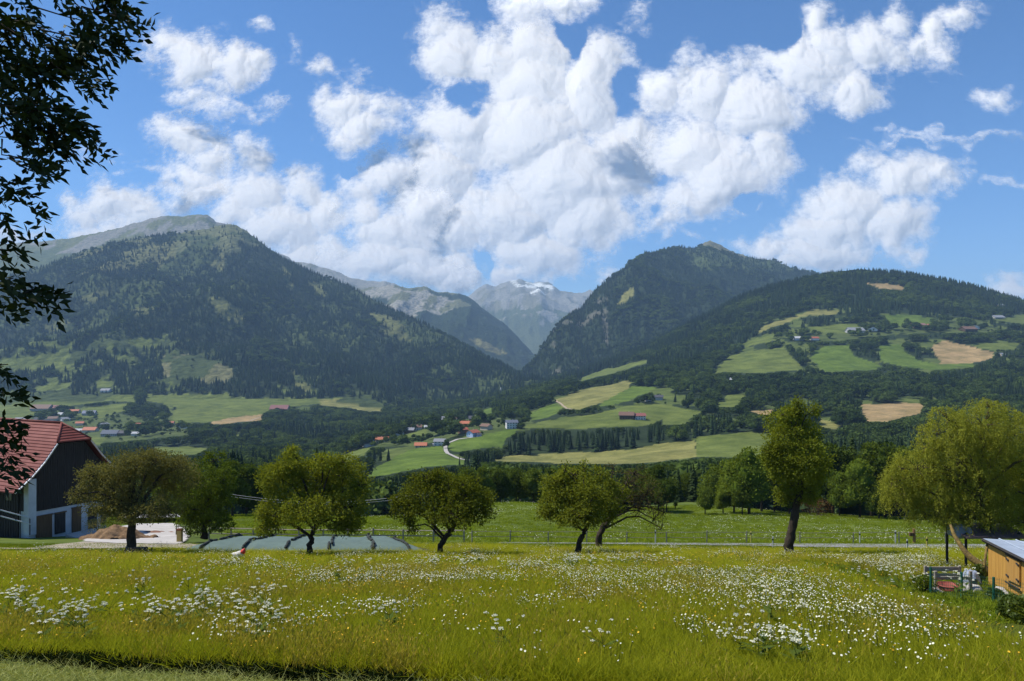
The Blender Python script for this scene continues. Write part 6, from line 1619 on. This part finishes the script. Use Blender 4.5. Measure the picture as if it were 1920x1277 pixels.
# netting fence with green posts
nf = empty('netting_fence', (0, 0, 0), 'green steel post fence with thin netting in front of the shed corner', 'fence')
FP = [(1745, 1116, 1063), (1803, 1124, 1073), (1863, 1132, 1082), (1935, 1150, 1095)]
M_GPOST = surf('green_posts', (.02, .12, .07), (.015, .08, .05), 8, .5); FQ = []
for u, vb, vt in FP:
    y = 2.5 / ((vb - CV) / F - .204); p = Vector(P3(u, vb, y)); q = Vector(P3(u, vt, y)); FQ.append((p, q)); mb = MB(); mb.tube([p - Vector((0, 0, .3)), q], .035, 6); mb.build('post', M_GPOST, nf)
mb = MB()
for (p, q), (p2, q2) in zip(FQ[:-1], FQ[1:]):
    for t in np.linspace(.06, .94, 8): mb.tube([p.lerp(q, t), p2.lerp(q2, t)], .0035, 3)
    for s in np.linspace(.04, .96, 16): mb.tube([p.lerp(p2, s), q.lerp(q2, s)], .0035, 3)
mb.build('netting', M_GPOST, nf)
y = 24.2
def thing_at(u, v, yy): return Vector(P3(u, v, yy)) if v is not None else Vector(((u - CU) / F * yy, yy, plane_z(yy)))
p = thing_at(1777, None, 24.6); cr = empty('pallet_crate', p, 'weathered wooden crate of open slats behind the netting fence', 'crate')
for (c, s) in [((0, .3, .62), (1.15, .05, .14)), ((0, .3, .42), (1.15, .05, .1)), ((0, -.3, .5), (1.15, .05, .1))]:
    mb = MB(); mb.box(c, s); mb.build('slat', M_SLATEW, cr, bevel=.008)
for a in (-.55, .55):
    for b in (-.3, .3): mb = MB(); mb.box((a, b, .32), (.08, .08, .8)); mb.build('leg', M_SLATEW, cr, bevel=.008)
p = thing_at(1779, None, 23.9); tb_ = empty('tub', p, 'red plastic tub on the ground in front of the slatted crate', 'tub')
mb = MB(); ks = 18
for r0, r1, z0, z1 in ((.26, .33, .0, .26),):
    vs = []; fs = []
    for rr_, zz in ((r0, z0), (r1, z1), (r1 - .02, z1), (r0 - .02, .03)):
        for k in range(ks): vs.append((rr_ * math.cos(k * 2 * math.pi / ks), rr_ * math.sin(k * 2 * math.pi / ks), zz))
    for ring in range(3):
        for k in range(ks): fs.append((ring * ks + k, ring * ks + (k + 1) % ks, (ring + 1) * ks + (k + 1) % ks, (ring + 1) * ks + k))
    fs.append(tuple(range(ks))[::-1]); fs.append(tuple(3 * ks + k for k in range(ks)))
    mb.add(vs, fs)
mb.build('bowl', surf('red_tub_plastic', (.32, .075, .055), (.25, .065, .05), 5, .5), tb_, smooth=True)
mb = MB(); mb.tube([(.33 * math.cos(t), .33 * math.sin(t), .26) for t in np.linspace(0, 6.283, 20)], .022, 6); mb.build('rim', surf('red_tub_plastic', (.32, .075, .055)), tb_, smooth=True)
p = thing_at(1820, None, 25.2); br_ = empty('water_barrel', p, 'blue grey barrel with a white sheet thrown over it beside the shed', 'barrel')
mb = MB(); mb.tube([(0, 0, 0), (0, 0, .05), (0, 0, .3), (0, 0, .55), (0, 0, .8), (0, 0, .86)], [.24, .27, .31, .31, .27, .24], 16); mb.build('body', surf('blue_grey_plastic', (.17, .23, .32), (.12, .16, .24), 4, .5), br_, smooth=True)
mb = MB(); mb.tube([(0, 0, .27), (0, 0, .30)], .325, 16); mb.build('hoop', M_STEEL, br_); mb = MB(); mb.tube([(0, 0, .58), (0, 0, .61)], .32, 16); mb.build('hoop', M_STEEL, br_)
X, Y = np.meshgrid(np.linspace(-.45, .3, 14), np.linspace(-.4, .4, 14)); R2 = np.hypot(X, Y)
link('sheet', grid_mesh('sheet', X, Y, np.where(R2 < .26, .90, .90 - (R2 - .26) * 2.2) + .04 * np.sin(np.arctan2(Y, X) * 7) * (R2 > .2), surf('white_plastic_sheet', (.30, .34, .42), (.22, .26, .34), 5, .5)), br_)
br_.scale = (.66, .66, .66)
rr_ = random.Random(12)
for i, (u, yy, s, lb) in enumerate([(1752, 24.3, .22, 'grey stone at the first green post'), (1762, 23.9, .16, 'small brownish stone beside the red tub'), (1797, 24.2, .18, 'pale stone between tub and second green post'), (1812, 24.6, .30, 'whitish flat stone before the barrel'), (1828, 24.4, .24, 'white rounded stone right of the barrel'), (1872, 23.6, .25, 'white stone at the third green post'), (1880, 23.2, .18, 'grey stone under the shed hatch')]):
    bm = bmesh.new(); bmesh.ops.create_icosphere(bm, subdivisions=2, radius=s)
    for v in bm.verts: v.co *= rr_.uniform(.8, 1.15); v.co.z *= .6
    me = bpy.data.meshes.new('stone'); bm.to_mesh(me); bm.free(); me.materials.append(surf('pale_stone', (.5, .48, .45), (.36, .34, .31), 8, .9, .4, 20)); p = thing_at(u, None, yy)
    tag(link('stone', me, None, (p.x, p.y, p.z + s * .3)), lb, 'stone')
M_BUSHG = leafmat('bramble_leaves', (.05, .085, .014), (.12, .16, .025), .3, .02)
shrub(1893, 1150, 17.6, .50, .7, 'leafy green bush under the shed hatch', M_BUSHG, 2200, 11, .09)
shrub(1918, 1160, 17.0, .56, .75, 'leafy green bush nearest the camera in front of the shed', M_BUSHG, 2200, 12, .09)
shrub(1866, 1125, 22.0, .32, .5, 'green bush growing around the third green fence post', M_BUSHG, 1200, 13, .08)
shrub(1838, 1110, 26.0, .8, .5, 'tall weeds against the shed corner', M_BUSHG, 900, 14, .08)
shrub(1730, 1115, 24.0, .5, 1.0, 'low dark weeds left of the first green fence post', M_DARKG, 700, 15, .07)

# ------------------------------------------------------------------ ASH TREE WHOSE BOUGHS HANG INTO VIEW
M_ASH = leafmat('ash_leaflets', (.012, .020, .006), (.034, .050, .010), .16, .015, (1.2, 1.2, .4))  # leaflet colour darkened to carry the shade of the crown above
ra_ = np.random.default_rng(17)
YA = 5.2
ax, ay = -5.4, 5.6; az = plane_z(ay) - .1
ash = empty('ash_tree', (ax, ay, az), 'dark leafy ash tree whose boughs hang into view above the barn roof', 'tree')
def aw(u, v, y=YA): return np.array([(u - CU) / F * y - ax, y - ay, (CV - v) / F * y - az])
tb = MB()
tb.tube([(0, 0, -.3), (.05, .03, 1.5), (-.03, 0, 3.2), (.08, .05, 4.8), (.1, .1, 6.5)], [.30, .23, .2, .15, .07], 10)
SPR_ = [(30, 55, 48, 42), (100, 55, 42, 24), (160, 40, 30, 34), (210, 25, 48, 38), (200, 72, 48, 24), (140, 95, 58, 26), (60, 130, 68, 40), (20, 175, 36, 50), (130, 130, 42, 34), (165, 150, 22, 26), (60, 218, 70, 30), (110, 208, 62, 28), (140, 238, 42, 18), (60, 262, 72, 24), (150, 275, 34, 12), (165, 258, 22, 12), (70, 300, 36, 16), (85, 318, 10, 18), (20, 345, 26, 22), (44, 378, 24, 14), (15, 415, 24, 13), (12, 458, 18, 14), (18, 492, 24, 18), (30, 535, 46, 24), (82, 548, 30, 20), (10, 568, 26, 14), (4, 690, 12, 18), (10, 738, 16, 22), (5, 800, 24, 34), (25, 848, 26, 18), (12, 882, 26, 12), (245, 40, 16, 22), (5, 110, 30, 40)]
LB, LD, LU = [], [], []
def leaf_at(p, d, s):
    up = unit(ra_.normal(0, .5, 3) + np.array([0, 0, .8])); side = unit(np.cross(d, up)); ln = s
    for k in range(1, 5):
        q = p + d * ln * (k / 4.6) + np.array([0, 0, -.03 * k * k * s])
        for sg in (-1, 1):
            LB.append(q); LD.append(unit(d * .75 + side * sg * .8 + ra_.normal(0, .16, 3) + np.array([0, 0, -.18])))
    LB.append(p + d * ln * .95 + np.array([0, 0, -.16 * s])); LD.append(unit(d + np.array([0, 0, -.3])))
def spray(c, r3, n, s, src, twig=True):
    for k in range(n):
        o = rand_dirs(1, ra_)[0] * ra_.uniform(.1, 1) ** .5 * r3; p = c + o
        d = unit(np.array([.75, 0, -.15]) + o / (np.linalg.norm(r3) + 1e-6) * .9 + ra_.normal(0, .4, 3))
        leaf_at(p - d * s * .5, d, s * ra_.uniform(.7, 1.1))
        if twig and k % 3 == 0: tb.tube([tuple(c * .7 + src * .3), tuple(p - d * s * .5)], [.006, .003], 4)
LIMB = {0: (-420, 20), 1: (-420, 180), 2: (-380, 420), 3: (-330, 640)}
for (u, v, ru, rv) in SPR_:
    yc = YA + ra_.normal(0, .25); k = yc / F; c = aw(u, v, yc)
    key = 0 if v < 110 else 1 if v < 330 else 2 if v < 600 else 3
    src = aw(*LIMB[key]) + ra_.normal(0, .22, 3); base = np.array([0.05, 0.05, max(1.2, min(6.0, src[2] - .6))])
    m1 = aw(u - 60 - ru, v - 12, yc)
    if ra_.uniform() < .3: tb.tube([tuple(base * .4 + src * .6), tuple(src * .45 + m1 * .55 + ra_.normal(0, .07, 3)), tuple(m1), tuple(c)], [.011, .007, .005, .003], 5)
    else: tb.tube([tuple(m1 + ra_.normal(0, .06, 3) + np.array([-.05, 0, .05])), tuple(m1 * .5 + c * .5 + ra_.normal(0, .02, 3)), tuple(c)], [.006, .004, .003], 5)
    n = int(max(4, ru * rv * 3.14 / 280)); spray(c, np.array([ru * k, .22, rv * k]), n, .19, m1)
for key, (u, v) in LIMB.items():
    src = aw(u, v); base = np.array([0.03, 0.03, max(1.0, min(6.0, src[2] - .9))]); tb.tube([tuple(base), tuple((base + src) / 2 + np.array([0, 0, .15])), tuple(base * .4 + src * .6), tuple(src)], [.08, .05, .03, .012], 7)
# the rest of the crown, above and beside the view
for k in range(95):
    c = np.array([ra_.uniform(-2.2, 3.0), ra_.uniform(-1.6, 1.8), ra_.uniform(4.6, 9.2)])
    q = c + np.array([ax, ay, az]); uu = CU + F * q[0] / max(q[1], .5); vv = CV - F * q[2] / max(q[1], .5)
    if vv > -90 and uu > -140 or uu > 330: continue
    spray(c, np.array([.6, .6, .45]), 32, .24, c * .9 + np.array([0, 0, .5]), False)
    tb.tube([(.06, .05, min(6.3, c[2] - .5)), tuple(c * .6 + np.array([0, 0, .35 * c[2]])), tuple(c)], [.05, .03, .01], 5)
tb.build('trunk', M_BARK, ash, smooth=True)
LBn, LDn = np.array(LB), np.array(LD); n = len(LBn)
V, Q = cards(LBn, LDn, .078 * ra_.uniform(.75, 1.2, n), .033 * ra_.uniform(.8, 1.2, n), ra_)
link('crown', np_mesh('crown', V, Q, M_ASH, False, ra_.uniform(0, 1, n)), ash)

# ------------------------------------------------------------------ SKY, SUN, AIR
SUN_AZ = (-0.86, 0.16); SUN_EL = R_(56)
hx, hy = np.array(SUN_AZ) / np.hypot(*SUN_AZ)
SDIR = Vector((hx * math.cos(SUN_EL), hy * math.cos(SUN_EL), math.sin(SUN_EL)))
W = bpy.data.worlds.new('World'); SC.world = W; W.use_nodes = True
wn = W.node_tree; bg = wn.nodes['Background']
sky = wn.nodes.new('ShaderNodeTexSky'); sky.sky_type = 'NISHITA'; sky.sun_disc = False
sky.sun_elevation = SUN_EL; sky.sun_rotation = math.atan2(hx, hy)
sky.altitude = 2500; sky.air_density = 1.0; sky.dust_density = 0.0; sky.ozone_density = 6.0
hs_ = wn.nodes.new('ShaderNodeHueSaturation'); hs_.inputs['Saturation'].default_value = 1.12
wn.links.new(sky.outputs[0], hs_.inputs['Color']); wn.links.new(hs_.outputs[0], bg.inputs[0]); bg.inputs[1].default_value = 0.14
sl_ = bpy.data.lights.new('sun', 'SUN'); sl_.energy = 5.0; sl_.angle = R_(0.53); sl_.color = (1.0, 0.95, 0.87)
so = bpy.data.objects.new('sun', sl_); so.rotation_euler = SDIR.to_track_quat('Z', 'Y').to_euler(); C.objects.link(so)
SC.view_settings.view_transform = 'Standard'; SC.view_settings.look = 'None'
SC.view_settings.exposure = 0.25; SC.view_settings.gamma = 1.0
SC.cycles.max_bounces = 5; SC.cycles.diffuse_bounces = 3; SC.cycles.glossy_bounces = 1
SC.cycles.transmission_bounces = 3; SC.cycles.transparent_max_bounces = 16; SC.cycles.volume_bounces = 0

def haze_box():
    mb = MB(); mb.box((0, 7050, 560), (26000, 16100, 1960))
    m, nt, out = new_mat('thin_air')
    pv = N(nt, 'ShaderNodeVolumePrincipled', Density=HAZE, Anisotropy=0.0)
    pv.inputs['Color'].default_value = (0.45, 0.70, 1.0, 1); pv.inputs['Density Attribute'].default_value = ''
    nt.links.new(pv.outputs[0], out.inputs['Volume'])
    tag(mb.build('haze', m), 'thin blue haze lying over the whole valley', 'haze', kind='stuff')
HAZE = 6.2e-5
haze_box()
